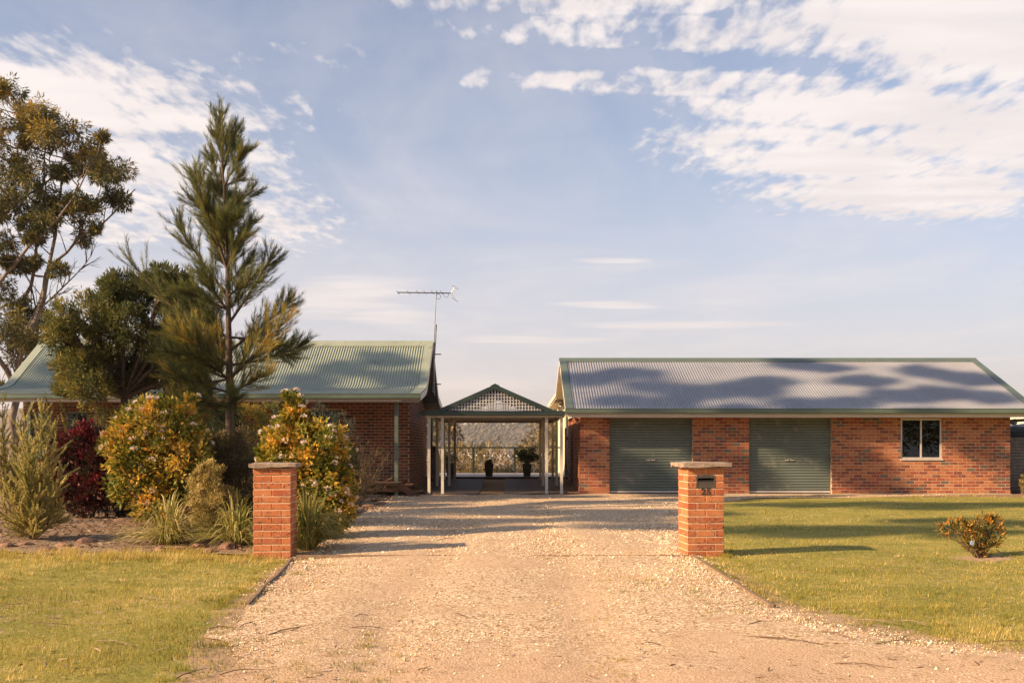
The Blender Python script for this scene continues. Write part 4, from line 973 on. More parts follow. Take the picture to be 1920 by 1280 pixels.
def plume_bush(name, label, base, D, brs, mat_, n, L, W, stem_m, seed, twigs=6, tl=(.1, .9), r0=.012, spread=.6):
    rg = np.random.default_rng(seed); b = P(*base, D); b[2] = float(gz(b[0], D))+.02; t = thing(name, label, 'shrub', tuple(b)); q = lambda px, py, dy=0: P(px, py, D)+np.array((0, dy, 0))-b
    sb = MB(); nb = MB()
    for (tx, ty, dy) in brs:
        e = q(tx, ty, dy); ln = np.linalg.norm(e); m = e*np.array((.25, .25, .55))+rg.normal(size=3)*.03*ln; s = rg.normal(size=3)*np.array((.02, .02, 0))
        path = bez(s, m, e, 10); sb.add(*tube(path, np.linspace(r0, .003, 10), 4, False)); ty_ = (rg.uniform(tl[0], tl[1]-.3), tl[1])
        plume(nb, path, int(n*.5*(.3+ln)), L, W, rg, spread, 1, .25, .1, ty_)
        for k in range(int(twigs*(.4+ln))):
            u = rg.uniform(.15, .95); i = int(u*9); st = path[i]; tn = unit(path[min(i+1, 9)]-path[max(i-1, 0)]); d = unit(tn+rdir(1, rg)[0]*.85+np.array((0, 0, .15)))
            l2 = rg.uniform(.18, .42)*(1.15-u*.6)*min(1.2, .5+ln*.5); p2 = bez(st, st+d*l2*.5, st+d*l2+np.array((0, 0, .04)), 5)
            sb.add(*tube(p2, np.linspace(.005, .002, 5), 3, False)); plume(nb, p2, int(n*.35*(l2+.1)/.3), L*.9, W, rg, spread, 1, .05, .08, ty_)
    sb.build('stems', M[stem_m], t, True); nb.build('foliage', mat_, t)
rr = np.random.default_rng(77)
plume_bush('teatree_bush', 'pale feathery green upright bush at the lawn edge', (62, 1022), 14.2, [(78,748,0),(30,765,.2),(50,800,-.2),(100,830,.1),(10,860,.3),(125,900,-.1),(110,870,.3),(0,930,-.2),(20,900,-.35),(75,850,-.3),(60,880,.35),(130,940,.0),(-10,960,.1),(40,930,-.45),(95,950,-.4),(70,960,.4),(118,965,.3),(20,985,-.2),(85,990,-.3),(55,900,-.1),(85,800,.15),(40,840,.2)], LM['teatree'], 240, .06, .009, 'drytwig', 21, 17, (.1, .95))
plume_bush('wispy_bush', 'tall wispy olive bush behind the pale feathery one', (20, 960), 19.5, [(5,735,0),(35,760,.2),(-15,750,-.2),(55,790,.1),(-30,790,.2),(20,800,-.3),(45,830,.3),(0,840,-.2)], LM['wattle'], 150, .08, .010, 'twig', 22, 8, (.3, .95))
plume_bush('wispy_bush', 'wispy dull green bush behind the red leaved shrub', (110, 960), 20.5, [(85,745,0),(120,755,.2),(60,760,-.2),(140,790,.1),(100,780,.2),(110,820,-.3)], LM['wattle'], 130, .08, .010, 'twig', 23, 8, (.2, .8))
plume_bush('dry_bush', 'dry twiggy straw coloured bush beside the verandah post', (675, 935), 23.5, [(675,822,0),(700,835,.3),(730,848,.2),(738,862,-.2),(655,840,.2),(720,880,.1),(735,895,-.3),(650,870,-.2),(690,850,-.3),(705,895,-.4),(665,860,.3),(725,915,0),(715,840,-.1),(680,835,.2),(640,880,0)], LM['drybush'], 40, .07, .009, 'drytwig', 24, 9, (.0, 1), .014)

def strap_clump(label, base, D, n, h, spread, seed, tl=(0, 1)):
    rg = np.random.default_rng(seed); b = P(*base, D); b[2] = float(gz(b[0], D))+.02
    t = thing('strappy_clump', label, 'plant', tuple(b)); mb = MB()
    for i in range(n):
        a = rg.uniform(0, 2*np.pi); ln = h*rg.uniform(.55, 1.15); out = spread*rg.uniform(.12, 1.25)**.8; d = np.array((math.cos(a), math.sin(a), 0)); s = d*rg.uniform(0, .10)+rg.normal(size=3)*np.array((.03, .03, 0))
        hz = ln*math.sqrt(max(.05, 1-min(out/ln, .9)**2)); m = s+d*out*.35+np.array((0, 0, hz*1.0)); e = s+d*out+np.array((0, 0, hz*rg.uniform(.25, .95)*(1 if out < .5*ln else .55)))
        p = bez(s, m, e, 7); w = np.array([.7, 1, 1, .9, .75, .5, .05])*rg.uniform(.006, .010); sd_ = unit(np.cross(np.array((0, 0, 1.)), d)+rg.normal(size=3)*.25)
        v = np.concatenate([p-sd_*w[:,None], p+sd_*w[:,None]]); mb.add(v, np.array([(k, k+1, k+8, k+7) for k in range(6)]), 0, np.clip(rg.uniform(*tl)+rg.normal(size=6)*.05, 0, 1))
    mb.build('blades', LM['strappy'], t)
strap_clump('big strappy leaved clump at the lawn edge below the flowering shrub', (315, 1024), 14.1, 440, .80, .74, 31, (.1, 1))
strap_clump('strappy leaved clump behind the plain pillar on the lawn side', (445, 1022), 13.9, 280, .82, .7, 32, (0, .9))
strap_clump('tall strappy leaved clump behind the plain pillar on the gravel side', (575, 1030), 13.5, 540, .98, .74, 33, (0, .8))

# small planted bush on the lawn
def small_bush():
    t = shrub('young_bush', 'small young orange tipped bush with a blue tag on the right lawn', 'bush', (1838, 1042), [(1800,990,24,16),(1775,995,16,10),(1845,985,24,20),(1860,1005,22,22),(1825,1010,30,20),(1840,1030,22,14),(1862,972,10,8),(1808,978,10,8)], 12.7, 120, 15, .060, .020, LM['small'], nst=34, seed=9, tl=(0, 1), cr=.34, up=.7, r0=.012)
    c = P(1823, 1017, 12.45)-np.array(t.location); o = one('plant_tag', prism_y([(-.028, -.03), (.026, -.034), (.03, .022), (-.02, .03)], -.002, .002), M['tag'], t, loc=tuple(c)); o.rotation_euler = (0, .3, .3)
small_bush()

# ------------------------------------------------------------------ pots on the deck, gas cylinder
def pot(px, label, plant, seed, py=895, D=34.35):
    b = P(px, py, D); b[2] = .392
    t = thing('plant_pot', label, 'plant pot', tuple(b)); n = 4; v = []
    prof = [(.115, 0), (.16, .40), (.165, .43), (.145, .43), (.14, .38)]
    for r, z in prof: v += [(-r, -r, z), (r, -r, z), (r, r, z), (-r, r, z)]
    f = [(i*4+k, i*4+(k+1)%4, i*4+4+(k+1)%4, i*4+4+k) for i in range(4) for k in range(4)]+[(3, 2, 1, 0)]
    one('container', (v, f), M['pot'], t); one('soil', box(-.139, .139, -.139, .139, .36, .385), M['edging'], t)
    if plant:
        rg = np.random.default_rng(seed); mb = MB(); sb = MB()
        for c, r in plant:
            cc, d = blob_leaves(mb, c, (r, r, r*.8), 26, 22, .07, .03, rg, cr=.4, inner=.3, tl=(0, .6)); stems(sb, (0, 0, .38), cc[:8], .008, rg)
        mb.build('foliage', LM['wattle'], t); sb.build('stems', M['twig'], t)
pot(917, 'dark square pot with only low stubs, standing in the middle of the deck', [((0, 0, .46), .09)], 1)
pot(988, 'dark square pot holding a spreading leafy plant on the deck', [((-.15, 0, .72), .24), ((.12, 0, .78), .26), ((.25, 0, .62), .18), ((-.05, 0, .6), .2)], 2)
pot(845, 'dark square pot with a small bushy plant near the gas cylinder', [((0, 0, .6), .2)], 3)
def gas():
    t = thing('gas_cylinder', 'tall grey gas cylinder standing against the house end wall', 'gas cylinder', (-2.58, 33.0, .27))
    v, f = lathe([(.15, 0), (.17, .03), (.175, .06), (.175, .9), (.16, .98), (.10, 1.04), (.03, 1.06)], 18); one('tank', (v, f), M['gas'], t, True)
    v, f = lathe([(.09, 1.05), (.1, 1.05), (.1, 1.16), (.09, 1.16)], 14); one('collar', (v, f), M['gas'], t, True)
    one('valve', tube([(0, 0, 1.06), (0, 0, 1.14), (.06, -.02, 1.15)], .018, 6), M['bronze'], t)
gas()

# ------------------------------------------------------------------ right hand yard
def slat_fence():
    t = thing('slat_fence', 'dark grey timber slat fence joining the right end of the garage', 'fence', (14.2, 27.95, .05))
    me = soft_box_mesh('slat', 4.2, .022, .078, .004, M['greytimber'])
    for i in range(17): link('slat', me, t, (1.75, 0, .16+i*.088))
    for x in (-.3, 1.7, 3.7): one('post', box(x, x+.09, .015, .105, -.05, 1.62), M['greytimber'], t)
    one('sleeper', box(-.36, 3.8, -.12, .06, -.08, .08), M['timber'], t)
slat_fence()
def water_tank():
    t = thing('water_tank', 'round blue grey rainwater tank standing behind the slat fence', 'water tank', (16.1, 30.2, .0)); pr = []
    for i in range(22): pr += [(1.5, .02+i*.085), (1.53, .045+i*.085), (1.5, .07+i*.085)]
    pr += [(1.52, 1.95), (1.4, 2.0), (.3, 2.14)]
    one('tank_wall', lathe(pr, 40), M['tank'], t, True); one('hatch', lathe([(.26, 2.1), (.26, 2.2), (.2, 2.23)], 16), M['black'], t)
    one('inlet_pipe', tube([(-1.9, -1.6, 2.12), (-1.2, -.7, 2.12), (-1.0, -.3, 2.18)], .07, 8), M['trim_green'], t, True)
water_tank()
def shed():
    t = thing('garden_shed', 'small cream shed with a pale corrugated roof behind the tank', 'shed', (18, 34, .1))
    one('wall', box(-3, 4, 0, 3, 0, 2.0), M['cream_board'], t)
    r = one('roof', box(-3.1, 4.1, -.1, 3.1, 2.0, 2.03), M['soffit'], t); corrugated(r, [(-.15, 2.05), (1.5, 2.35), (3.1, 2.65)], -3.2, 4.2, M['cream_board'])
shed()
shrub('yellow_weed', 'small yellow leaved weed at the foot of the slat fence', 'plant', (1918, 920), [(1918,905,6,10),(1924,895,5,8)], 27.6, 30, 10, .07, .03, LM['yellow'], nst=6, seed=15)

# ------------------------------------------------------------------ rocks, twigs, litter
def rock_mesh(seed, s):
    rg = np.random.default_rng(seed); bm = bmesh.new(); bmesh.ops.create_icosphere(bm, subdivisions=2, radius=1)
    for v in bm.verts:
        n = float(fbm(np.array(v.co.x*1.7+seed), np.array(v.co.y*1.7+v.co.z*2.1), seed, 3)); v.co *= 1+.32*n+.16*float(fbm(np.array(v.co.x*5+seed), np.array(v.co.y*5+v.co.z*6), seed+9, 2))
    bmesh.ops.scale(bm, vec=s, verts=bm.verts); me = bpy.data.meshes.new('rock'); bm.to_mesh(me); bm.free(); me.materials.append(M['rock']); return me
rg = np.random.default_rng(3); rocks = [rock_mesh(i, (.15*rg.uniform(.7, 1.3), .11, .07*rg.uniform(.7, 1.3))) for i in range(6)]
for i, px in enumerate([15, 45, 92, 118, 145, 165, 182, 300, 338, 368, 392, 425, 445]):
    D = 13.45+.5*math.sin(i*2.3)*.6+(.9 if px in (165, 182) else 0); x = (px-CX)*D/F; s = [1, .7, .8, 1.1, .6, 1.2, .8, .6, .8, .9, .6, 1.15, .7][i]
    o = link('rock', rocks[i % 6], None, (x, D, float(gz(x, D))+.03*s), rg.uniform(0, 6)); o.scale = (s, s, s)
    tag(o, 'reddish brown rock edging the planted bed along the lawn', 'rock', 'rocks edging the planted bed')
for i, (px, py) in enumerate([(230, 985), (245, 990), (665, 968), (690, 958), (712, 952)]):
    D = EYE*F/(py-HY); x = (px-CX)*D/F; o = link('rock', rocks[(i+2) % 6], None, (x, D, float(gz(x, D))+.05), rg.uniform(0, 6)); o.scale = (1.3, 1.3, .8)
    tag(o, 'dark rock lying inside the planted bed on bare mulch' if i < 2 else 'dark rock on the bed edge beside the shaded gravel', 'rock', 'rocks in the bed' if i < 2 else 'rocks along the gravel edge')
def twig(px, py, px2, py2, r, i):
    D1 = EYE*F/(py-HY); D2 = EYE*F/(py2-HY); a = np.array(((px-CX)*D1/F, D1)); c = np.array(((px2-CX)*D2/F, D2)); rg = np.random.default_rng(i+400)
    n = 7; t = np.linspace(0, 1, n)[:,None]; xy = a*(1-t)+c*t+rg.normal(size=(n, 2))*.018*np.linalg.norm(c-a); z = gz(xy[:,0], xy[:,1])+.022+.018*np.sin(np.linspace(0, 3.1, n))
    b = np.array((*xy[0], z[0])); pts = np.concatenate([xy, z[:,None]], 1)-b; mb = MB().add(*tube(pts, np.linspace(r, r*.4, n), 5))
    k = rg.integers(2, 5); d = unit(pts[k+1]-pts[k-1]); mb.add(*tube([pts[k], pts[k]+d*.12+rg.normal(size=3)*np.array((.06, .06, .01))], [r*.6, r*.25], 4))
    o = mb.build('fallen_twig', M['twig' if i % 3 else 'drytwig'], loc=tuple(b)); tag(o, ('thin fallen twig lying on the lawn nearest the garage' if a[0] > 2.1 else 'thin fallen twig lying on the lawn beside the planted bed' if a[0] < -2.3 else 'thin fallen twig lying on the gravel drive'), 'twig', 'fallen twigs on the right lawn' if a[0] > 2.1 else 'fallen twigs on the left lawn' if a[0] < -2.3 else 'fallen twigs on the drive')
for i, q in enumerate([(505,1193,570,1180),(390,1184,430,1182),(450,1180,478,1172),(180,1208,250,1216),(330,1278,365,1270),(410,1272,485,1262),(0,1140,60,1138),(1390,1198,1560,1216),(1540,1190,1605,1206),(1600,1170,1690,1178),(1640,1212,1720,1208),(1860,1210,1919,1213),(1690,1170,1740,1182),(655,1178,730,1182),(850,1150,880,1160),(660,1160,690,1154),(815,1018,860,1012),(1610,1024,1680,1038),(1860,948,1890,958),(1390,1180,1470,1172),(60,1172,110,1178),(260,1120,300,1126),(1240,1214,1200,1212),(1560,1248,1680,1256)]): twig(*q, .0042 if i not in (0, 7) else .0065, i)

def ground_pt(rg, n, xf, ylo, yhi, pw=1.0):
    """scatter thicker where it lies nearer"""
    u = rg.random(n); y = 1/(1/ylo+(1/yhi-1/ylo)*u**pw); return y
def litter():
    rg = np.random.default_rng(50); mb = MB(); n = 900; y = ground_pt(rg, n, None, 5.6, 20); x = rg.uniform(-.56, .56, n)*y
    B = np.stack([x, y, gz(x, y)+.025], 1); a = rg.uniform(0, 6.28, n); A = np.stack([np.cos(a), np.sin(a), rg.uniform(-.1, .25, n)], 1)
    leaves(mb, B, unit(A), rg.uniform(.03, .10, n), rg.uniform(.008, .02, n), rg, flat=np.tile((.1, .1, 1.), (n, 1))+rg.normal(size=(n, 3))*.3)
    o = mb.build('leaf_litter', LM['mallow']); tag(o, 'scattered dry gum leaves on the lawn and gravel', 'leaf litter', kind='stuff')
litter()

# ------------------------------------------------------------------ grass and gravel
def grass():
    rg = np.random.default_rng(60); mb = MB()
    def field(n, ylo, yhi, wx, keep):
        y = ground_pt(rg, n, None, ylo, yhi, .8); x = rg.uniform(-wx, wx, n)*y; k = keep(x, y, rg); return x[k], y[k]
    def keep(x, y, r):
        dd = np.maximum(dl(y)-x, x-dr(y)); wd = np.interp(y, [5, 8, 12.5, 14], [.7, .45, .12, .25]); inside = (dd+.25*wd) < wd*(r.random(len(x))**.7)*np.clip(1+1.2*fbm(x*2.5, y*2.5, 71), .1, 2); bed = (y > 13.1+.15*np.sin(x*5)) & (x < -2.6); bad = inside | bed | (y > 26.6) | (np.hypot(x-5.98, y-12.62) < .33*(.6+.8*r.random(len(x))))
        f = fbm(x*.9, y*.9, 73)*.5+.5*fbm(x*5, y*5, 74); lim = np.clip((y-.2*x-5.7-1.0*fbm(x*1.3, y*1.3, 76))/1.0, 0.03, 1); strip = np.clip((26.4-y)/1.2, .1, 1)
        return (~bad) & (r.random(len(x)) < np.clip(.74+.42*f, .1, 1)*lim*strip)
    x, y = field(330000, 5.3, 26.8, .60, keep); n = len(x); cl = fbm(x*1.2, y*1.2, 75)+.8*fbm(x*4.5, y*4.5, 78); tuft = np.clip(fbm(x*2.6, y*2.6, 77), 0, 1)
    far = np.clip(y/9, .8, 2.2); h = (.018+.020*rg.random(n)+.055*tuft*rg.random(n)+.04*np.exp(-((y-12.8)/.7)**2)*(x < -2)*rg.random(n))
    a = rg.uniform(0, 6.28, n); lean = rg.uniform(.15, 1.1, n); d = np.stack([np.cos(a)*lean, np.sin(a)*lean, np.ones(n)], 1); d = unit(d)
    B = np.stack([x, y, gz(x, y)-.002], 1); s = np.stack([-np.sin(a), np.cos(a), np.zeros(n)], 1)*(.0016*far*rg.uniform(.7, 1.6, n))[:,None]
    T = B+d*h[:,None]; v = np.stack([B-s, B+s, T], 1).reshape(-1, 3)
    t = np.clip(.42+.32*cl+rg.normal(size=n)*.22+.20*np.exp(-((y-12.6)/.9)**2)*(x < 0), 0, 1)
    mb.add(v, np.arange(n*3).reshape(-1, 3), 0, t)
    # taller loose tufts at the bed edge and weeds in the gravel
    def tufts(cx, cy, per, hh, rad, tl):
        i = np.repeat(np.arange(len(cx)), per); m = len(i); x = cx[i]+rg.normal(size=m)*rad; y = cy[i]+rg.normal(size=m)*rad; a = rg.uniform(0, 6.28, m); ln = rg.uniform(.2, 1.3, m)
        B = np.stack([x, y, gz(x, y)+.01], 1); d = unit(np.stack([np.cos(a)*ln, np.sin(a)*ln, np.ones(m)], 1)); s = np.stack([-np.sin(a), np.cos(a), np.zeros(m)], 1)*.0025
        v = np.stack([B-s, B+s, B+d*(hh*rg.uniform(.4, 1.2, m))[:,None]], 1).reshape(-1, 3); mb.add(v, np.arange(m*3).reshape(-1, 3), 0, np.clip(rg.uniform(tl[0], tl[1], len(cx))[i]+rg.normal(size=m)*.12, 0, 1))
    k = 130; cx = rg.uniform(-9, -2.9, k); cy = 12.6+rg.normal(size=k)*.35; tufts(cx, cy, 60, .11, .07, (.45, .9))
    k = 2600; cy = ground_pt(rg, k, None, 5.4, 25); cx = rg.uniform(-.58, .58, k)*cy; kk = keep(cx, cy, rg) & (fbm(cx*.9, cy*.9, 79)+.6*rg.normal(size=k) > .1); cx, cy = cx[kk], cy[kk]; tufts(cx, cy, 26, .055, .035, (.0, .95))
    k = 120; cy = ground_pt(rg, k, None, 5.7, 13); cx = dl(cy)+rg.uniform(-.5, 1.0, k)**1; tufts(cx, cy, 45, .035, .045, (.05, .5))
    k = 130; cy = ground_pt(rg, k, None, 5.7, 12.3); cx = dr(cy)-rg.uniform(-.6, 1.3, k); tufts(cx, cy, 45, .035, .045, (.05, .5))
    k = 60; cy = ground_pt(rg, k, None, 5.7, 12.3); cx = rg.uniform(-2, 2, k); tufts(cx, cy, 30, .022, .04, (.2, .7))
    k = 26; a0 = rg.uniform(0, 6.28, k); cx = np.where(np.arange(k) % 2, 2.43, -3.04)+np.sign(np.cos(a0))*rg.uniform(.22, .30, k)*np.where(np.arange(k) % 2, 1, -1)*np.sign(np.cos(a0)); cy = 12.52+rg.uniform(-.06, .3, k); tufts(cx, cy, 40, .06, .03, (.05, .7))
    k = 70; cy = rg.uniform(8.6, 12.4, k); cx = np.where(np.arange(k) % 2, 2.30, -2.5-.06*(cy-8.7))+rg.normal(size=k)*.03-np.where(np.arange(k) % 2, 0, .08); tufts(cx, cy, 30, .05, .025, (.05, .8))
    k = 40; cx = rg.uniform(5, 13.5, k); cy = rg.uniform(25.6, 27.3, k); tufts(cx, cy, 40, .09, .06, (.3, .9))
    o = mb.build('lawn_grass', LM['grass']); tag(o, 'short dry yellow green lawn grass either side of the drive', 'grass', kind='stuff')
grass()
def mulch():
    rg = np.random.default_rng(51); mb = MB(); n = 16000; y = ground_pt(rg, n, None, 13.0, 26, .7); x = rg.uniform(-11.5, -2.9, n); k = x > -.62*y; x, y = x[k], y[k]; n = len(x)
    B = np.stack([x, y, gz(x, y)+.02+.05*np.clip((y-13)/2, 0, 1)+.02*fbm(x*2, y*2, 41)], 1); a = rg.uniform(0, 6.28, n); A = unit(np.stack([np.cos(a), np.sin(a), rg.uniform(-.1, .5, n)], 1))
    leaves(mb, B, A, rg.uniform(.03, .12, n), rg.uniform(.012, .035, n), rg, np.clip(rg.normal(.3, .25, n), 0, 1), flat=np.tile((.1, .1, 1.), (n, 1))+rg.normal(size=(n, 3))*.4)
    o = mb.build('bark_mulch', LM['mallow']); tag(o, 'bark chips and dry leaves spread over the planted bed', 'mulch', kind='stuff')
mulch()
def gravel():
    rg = np.random.default_rng(61); mb = MB(); n = 130000; y = ground_pt(rg, n, None, 5.4, 27.2, .85); u = rg.random(n); x = dl(y)-.35+(np.minimum(dr(y), y*.6)-dl(y)+.7)*u
    e = np.minimum(x-dl(y), dr(y)-x); sidep = np.exp(-np.clip(e, 0, 9)/.75)*np.clip((y-8.2)/1.5, .25, 1)*.75; fade = np.clip((e+.10+.20*fbm(x*2.5, y*2.5, 83)+.10*rg.normal(size=n))/.25, 0, 1); f = fbm(x*.8, y*.8, 81); wheel = np.exp(-((np.abs(x+.2)-.8)/.4)**2)
    pr = np.clip(.40+.55*sidep+.35*f-.32*wheel*(y < 13)+.2*(y > 12), .06, 1)*np.clip((y-6.1-.8*fbm(x*.9, y*.9, 82))/1.1, .22, 1)*fade
    k = rg.random(n) < pr; x, y, sidep = x[k], y[k], sidep[k]; n = len(x); s = rg.lognormal(-5.22, .40, n)*(1+.35*sidep)*np.clip(y/10, .9, 1.7)
    z = gz(x, y)+.018+s*.25
    o8 = np.array([(1,0,0),(0,1,0),(-1,0,0),(0,-1,0),(0,0,1),(0,0,-1)], float); f8 = np.array([(0,1,4),(1,2,4),(2,3,4),(3,0,4),(1,0,5),(2,1,5),(3,2,5),(0,3,5)])
    V = o8[None]*rg.uniform(.6, 1.3, (n, 6, 1)); a = rg.uniform(0, 6.28, n); c, sn = np.cos(a)[:,None], np.sin(a)[:,None]; ti = rg.normal(size=(n, 1))*.5
    X = V[...,0]*c-V[...,1]*sn; Y = V[...,0]*sn+V[...,1]*c; Z = V[...,2]*.7+X*ti
    V = np.stack([X, Y, Z], -1)*s[:,None,None]+np.stack([x, y, z], 1)[:,None]
    F_ = (f8[None]+(np.arange(n)*6)[:,None,None]).reshape(-1, 3); t = np.repeat(np.clip(rg.normal(.58, .24, n), 0, 1), 8)
    mb.add(V.reshape(-1, 3), F_, 0, t); o = mb.build('gravel_stones', LM['stone']); tag(o, 'loose cream and tan gravel stones covering the driveway', 'gravel', kind='stuff')
gravel()

# ------------------------------------------------------------------ valley behind
def grow(mb, p, d, ln, r, depth, rg, tips, wob=.22, split=(2, 3), ang=.55, upb=.15):
    n = 6; pts = [p]; dd = d.copy()
    for i in range(n-1): dd = unit(dd+rg.normal(size=3)*wob*.5+np.array((0, 0, upb*.3))); pts.append(pts[-1]+dd*ln/(n-1))
    pts = np.array(pts); mb.add(*tube(pts, np.linspace(r, r*.55, n), 5 if depth > 1 else 4, False))
    if depth == 0: tips.append(pts[-1]); return
    for k in range(rg.integers(split[0], split[1]+1)):
        i = n-1 if k == 0 else rg.integers(2, n); nd = unit(dd+rdir(1, rg)[0]*ang*1.6+np.array((0, 0, upb))); grow(mb, pts[i], nd, ln*rg.uniform(.55, .8), r*.52, depth-1, rg, tips, wob, split, ang, upb)
def dead_tree_mesh(seed):
    rg = np.random.default_rng(seed); mb = MB(); grow(mb, np.zeros(3), unit(np.array((rg.normal()*.12, 0, 1.))), 2.0, .10, 4, rg, [], .3, (2, 3), .62, .12); return mb.mesh('branches', M['deadwood'], True)
dm = [dead_tree_mesh(200+i) for i in range(5)]; rg = np.random.default_rng(70)
def top_z(me): return max(v.co.z for v in me.vertices)
for i in range(26):
    D = rg.uniform(46, 90); px = rg.uniform(805, 1056); x = (px-CX)*D/F; g_ = float(gz(x, D)); s = (EYE+(HY-rg.uniform(818, 858))*D/F-g_)/top_z(dm[i % 5])
    o = link('dead_tree', dm[i % 5], None, (x, D, g_-.1), rg.uniform(0, 6.28)); o.scale = (s*1.1, s*1.1, s)
    tag(o, 'bare pale dead tree among the scrub below the deck', 'tree', 'dead trees below the deck')
def scrub_mesh(seed):
    rg = np.random.default_rng(seed); mb = MB(); cs = []
    for k in range(6):
        c = np.array((rg.normal()*.6, rg.normal()*.6, 1.5+rg.uniform(-.6, .9))); blob_leaves(mb, c, (.75, .75, .5), 16, 26, .17, .06, rg, cr=.38, inner=.4, tl=(0, .95)); cs.append(c)
    me = mb.mesh('crown', LM['valley']); sb = MB(); stems(sb, (0, 0, 0), cs, .06, rg); return me, sb.mesh('trunk', M['bark'], True)
sm = [scrub_mesh(300+i) for i in range(4)]
for i in range(46):
    D = rg.uniform(44, 120); px = rg.uniform(795, 1060); x = (px-CX)*D/F; g_ = float(gz(x, D)); s = (EYE+(HY-np.interp(D, [44, 80, 120], [rg.uniform(855, 885), rg.uniform(840, 868), rg.uniform(828, 848)]))*D/F-g_)/2.9
    t = thing('scrub_tree', 'bushy olive brown scrub tree on the slope below the deck', 'tree', (x, D, g_-.1), rg.uniform(0, 6.28), 'scrub trees below the deck'); t.scale = (s, s, s)
    link('crown', sm[i % 4][0], t); link('trunk', sm[i % 4][1], t)
def forest():
    rg = np.random.default_rng(71); mb = MB()
    def crowns(n, ylo, yhi, half, rad, per, L):
        y = rg.uniform(ylo, yhi, n); x = rg.uniform(-half, half, n)*y+(-.02)*y; z = gz(x, y); r = rad*rg.uniform(.6, 1.3, n); i = np.repeat(np.arange(n), per); m = len(i)
        q = rdir(m, rg); q[:,2] = np.abs(q[:,2])*1.1-.25; C = np.stack([x, y, z+r*1.5], 1)
        B = C[i]+q*r[i][:,None]*rg.uniform(.55, 1.05, m)[:,None]; A = unit(q+rg.normal(size=(m, 3))*.6)
        leaves(mb, B, A, L*r[i]*rg.uniform(.5, 1.2, m), L*r[i]*.6, rg, np.clip(rg.uniform(0, 1, n)[i]*.8+rg.normal(size=m)*.15, 0, 1))
    crowns(160, 92, 200, .10, 2.4, 90, .34); crowns(800, 210, 430, .11, 3.2, 60, .42)
    o = mb.build('valley_forest', LM['valley']); tag(o, 'olive brown forest on the spurs below the deck', 'forest', kind='stuff')
    mb = MB(); n = 9000; y = rg.uniform(900, 3200, n); x = rg.uniform(-.13, .13, n)*y-.02*y; z = gz(x, y); s = rg.uniform(3, 7, n)
    V0 = np.array([(1,0,0),(.3,.95,0),(-.8,.6,0),(-.8,-.6,0),(.3,-.95,0),(0,0,1.0),(0,0,-.7)]); F0 = np.array([(0,1,5),(1,2,5),(2,3,5),(3,4,5),(4,0,5),(1,0,6),(2,1,6),(3,2,6),(4,3,6),(0,4,6)])
    V = V0[None]*rg.uniform(.7, 1.3, (n, 7, 1))*s[:,None,None]+np.stack([x, y, z+s*.7], 1)[:,None]
    mb.add(V.reshape(-1, 3), (F0[None]+(np.arange(n)*7)[:,None,None]).reshape(-1, 3), 0, np.repeat(rg.random(n), 10))
    o = mb.build('far_forest', LM['far'], smooth=True); tag(o, 'distant hazy forest covering the far hillside', 'forest', kind='stuff')
forest()
def cliffs():
    rg = np.random.default_rng(72); mb = MB()
    for i in range(46):
        px = rg.normal(925, 26); py = 797+rg.normal()*5-abs(px-935)*.04; D = 2250; c = P(px, py, D); w = rg.uniform(4, 13); h = rg.uniform(3, 11); y = D-60
        v, f = box(-w, w, -10, 60, -h, h); v = np.array(v)+rg.normal(size=(8, 3))*np.array((2.5, 6, 2)); mb.add(v+np.array((c[0], y, c[2])), f)
    o = mb.build('rock_cliff', M['cliff']); tag(o, 'pale rocky outcrop on the far hillside', 'cliff')
cliffs()

# ------------------------------------------------------------------ roadside trees out of frame that shade the place and show in the window glass
def shade_tree_mesh(seed, h=12, nleaf=30):
    rg = np.random.default_rng(seed); mb = MB(); tips = []; q = h/12
    grow(mb, np.zeros(3), np.array((0, 0, 1.)), h*.42, h*.014, 4, rg, tips, .14, (2, 3) if h < 15 else (2, 2), .62, .24)
    lb = MB()
    for c in tips: blob_leaves(lb, c, (.75*q, .75*q, .34*q), int(7*q), nleaf, .22*q**.5, .06*q**.5, rg, cr=.42, inner=.1, up=-.3, tl=(0, .7))
    return mb.mesh('trunk', M['palebark'], True), lb.mesh('crown', LM['gum'])
st = [shade_tree_mesh(500+i) for i in range(3)]
def shade_tree(x, y, k, rz, s, label):
    t = thing('roadside_tree', label, 'tree', (x, y, float(gz(x, y))-.1), rz, 'roadside gum trees'); t.scale = (s, s, s); link('trunk', st[k][0], t); link('crown', st[k][1], t)
GARDEN = [(-5.7, 20, 1.3, 8.3, 2.9), (-8.8, 22.5, 1.8, 5.0, 2.3), (-3.0, 15, .95, 2.4), (-5.8, 16.5, 1.0, 2.3), (-6.9, 14.2, .7, 2.2), (-7.6, 18.5, .8, 1.6), (-4.5, 14.7, .5, 1.4), (-3.04, 12.8, .5, 1.3)]
def shades_garden(T, rad):            # the garden plants stand in their own sun
    k = math.tan(SUN_AZ); ca = math.cos(SUN_AZ)
    for (x, y, q, h, *lo) in GARDEN:
        if T[0] < x: continue
        off = abs((T[1]-y)-(T[0]-x)*k)*ca; z = T[2]+(T[0]-x)/ca*math.tan(SUN_EL)
        if off < q+rad*.45 and (lo[0] if lo else -1) < z < h+rad*.3: return True
    return False
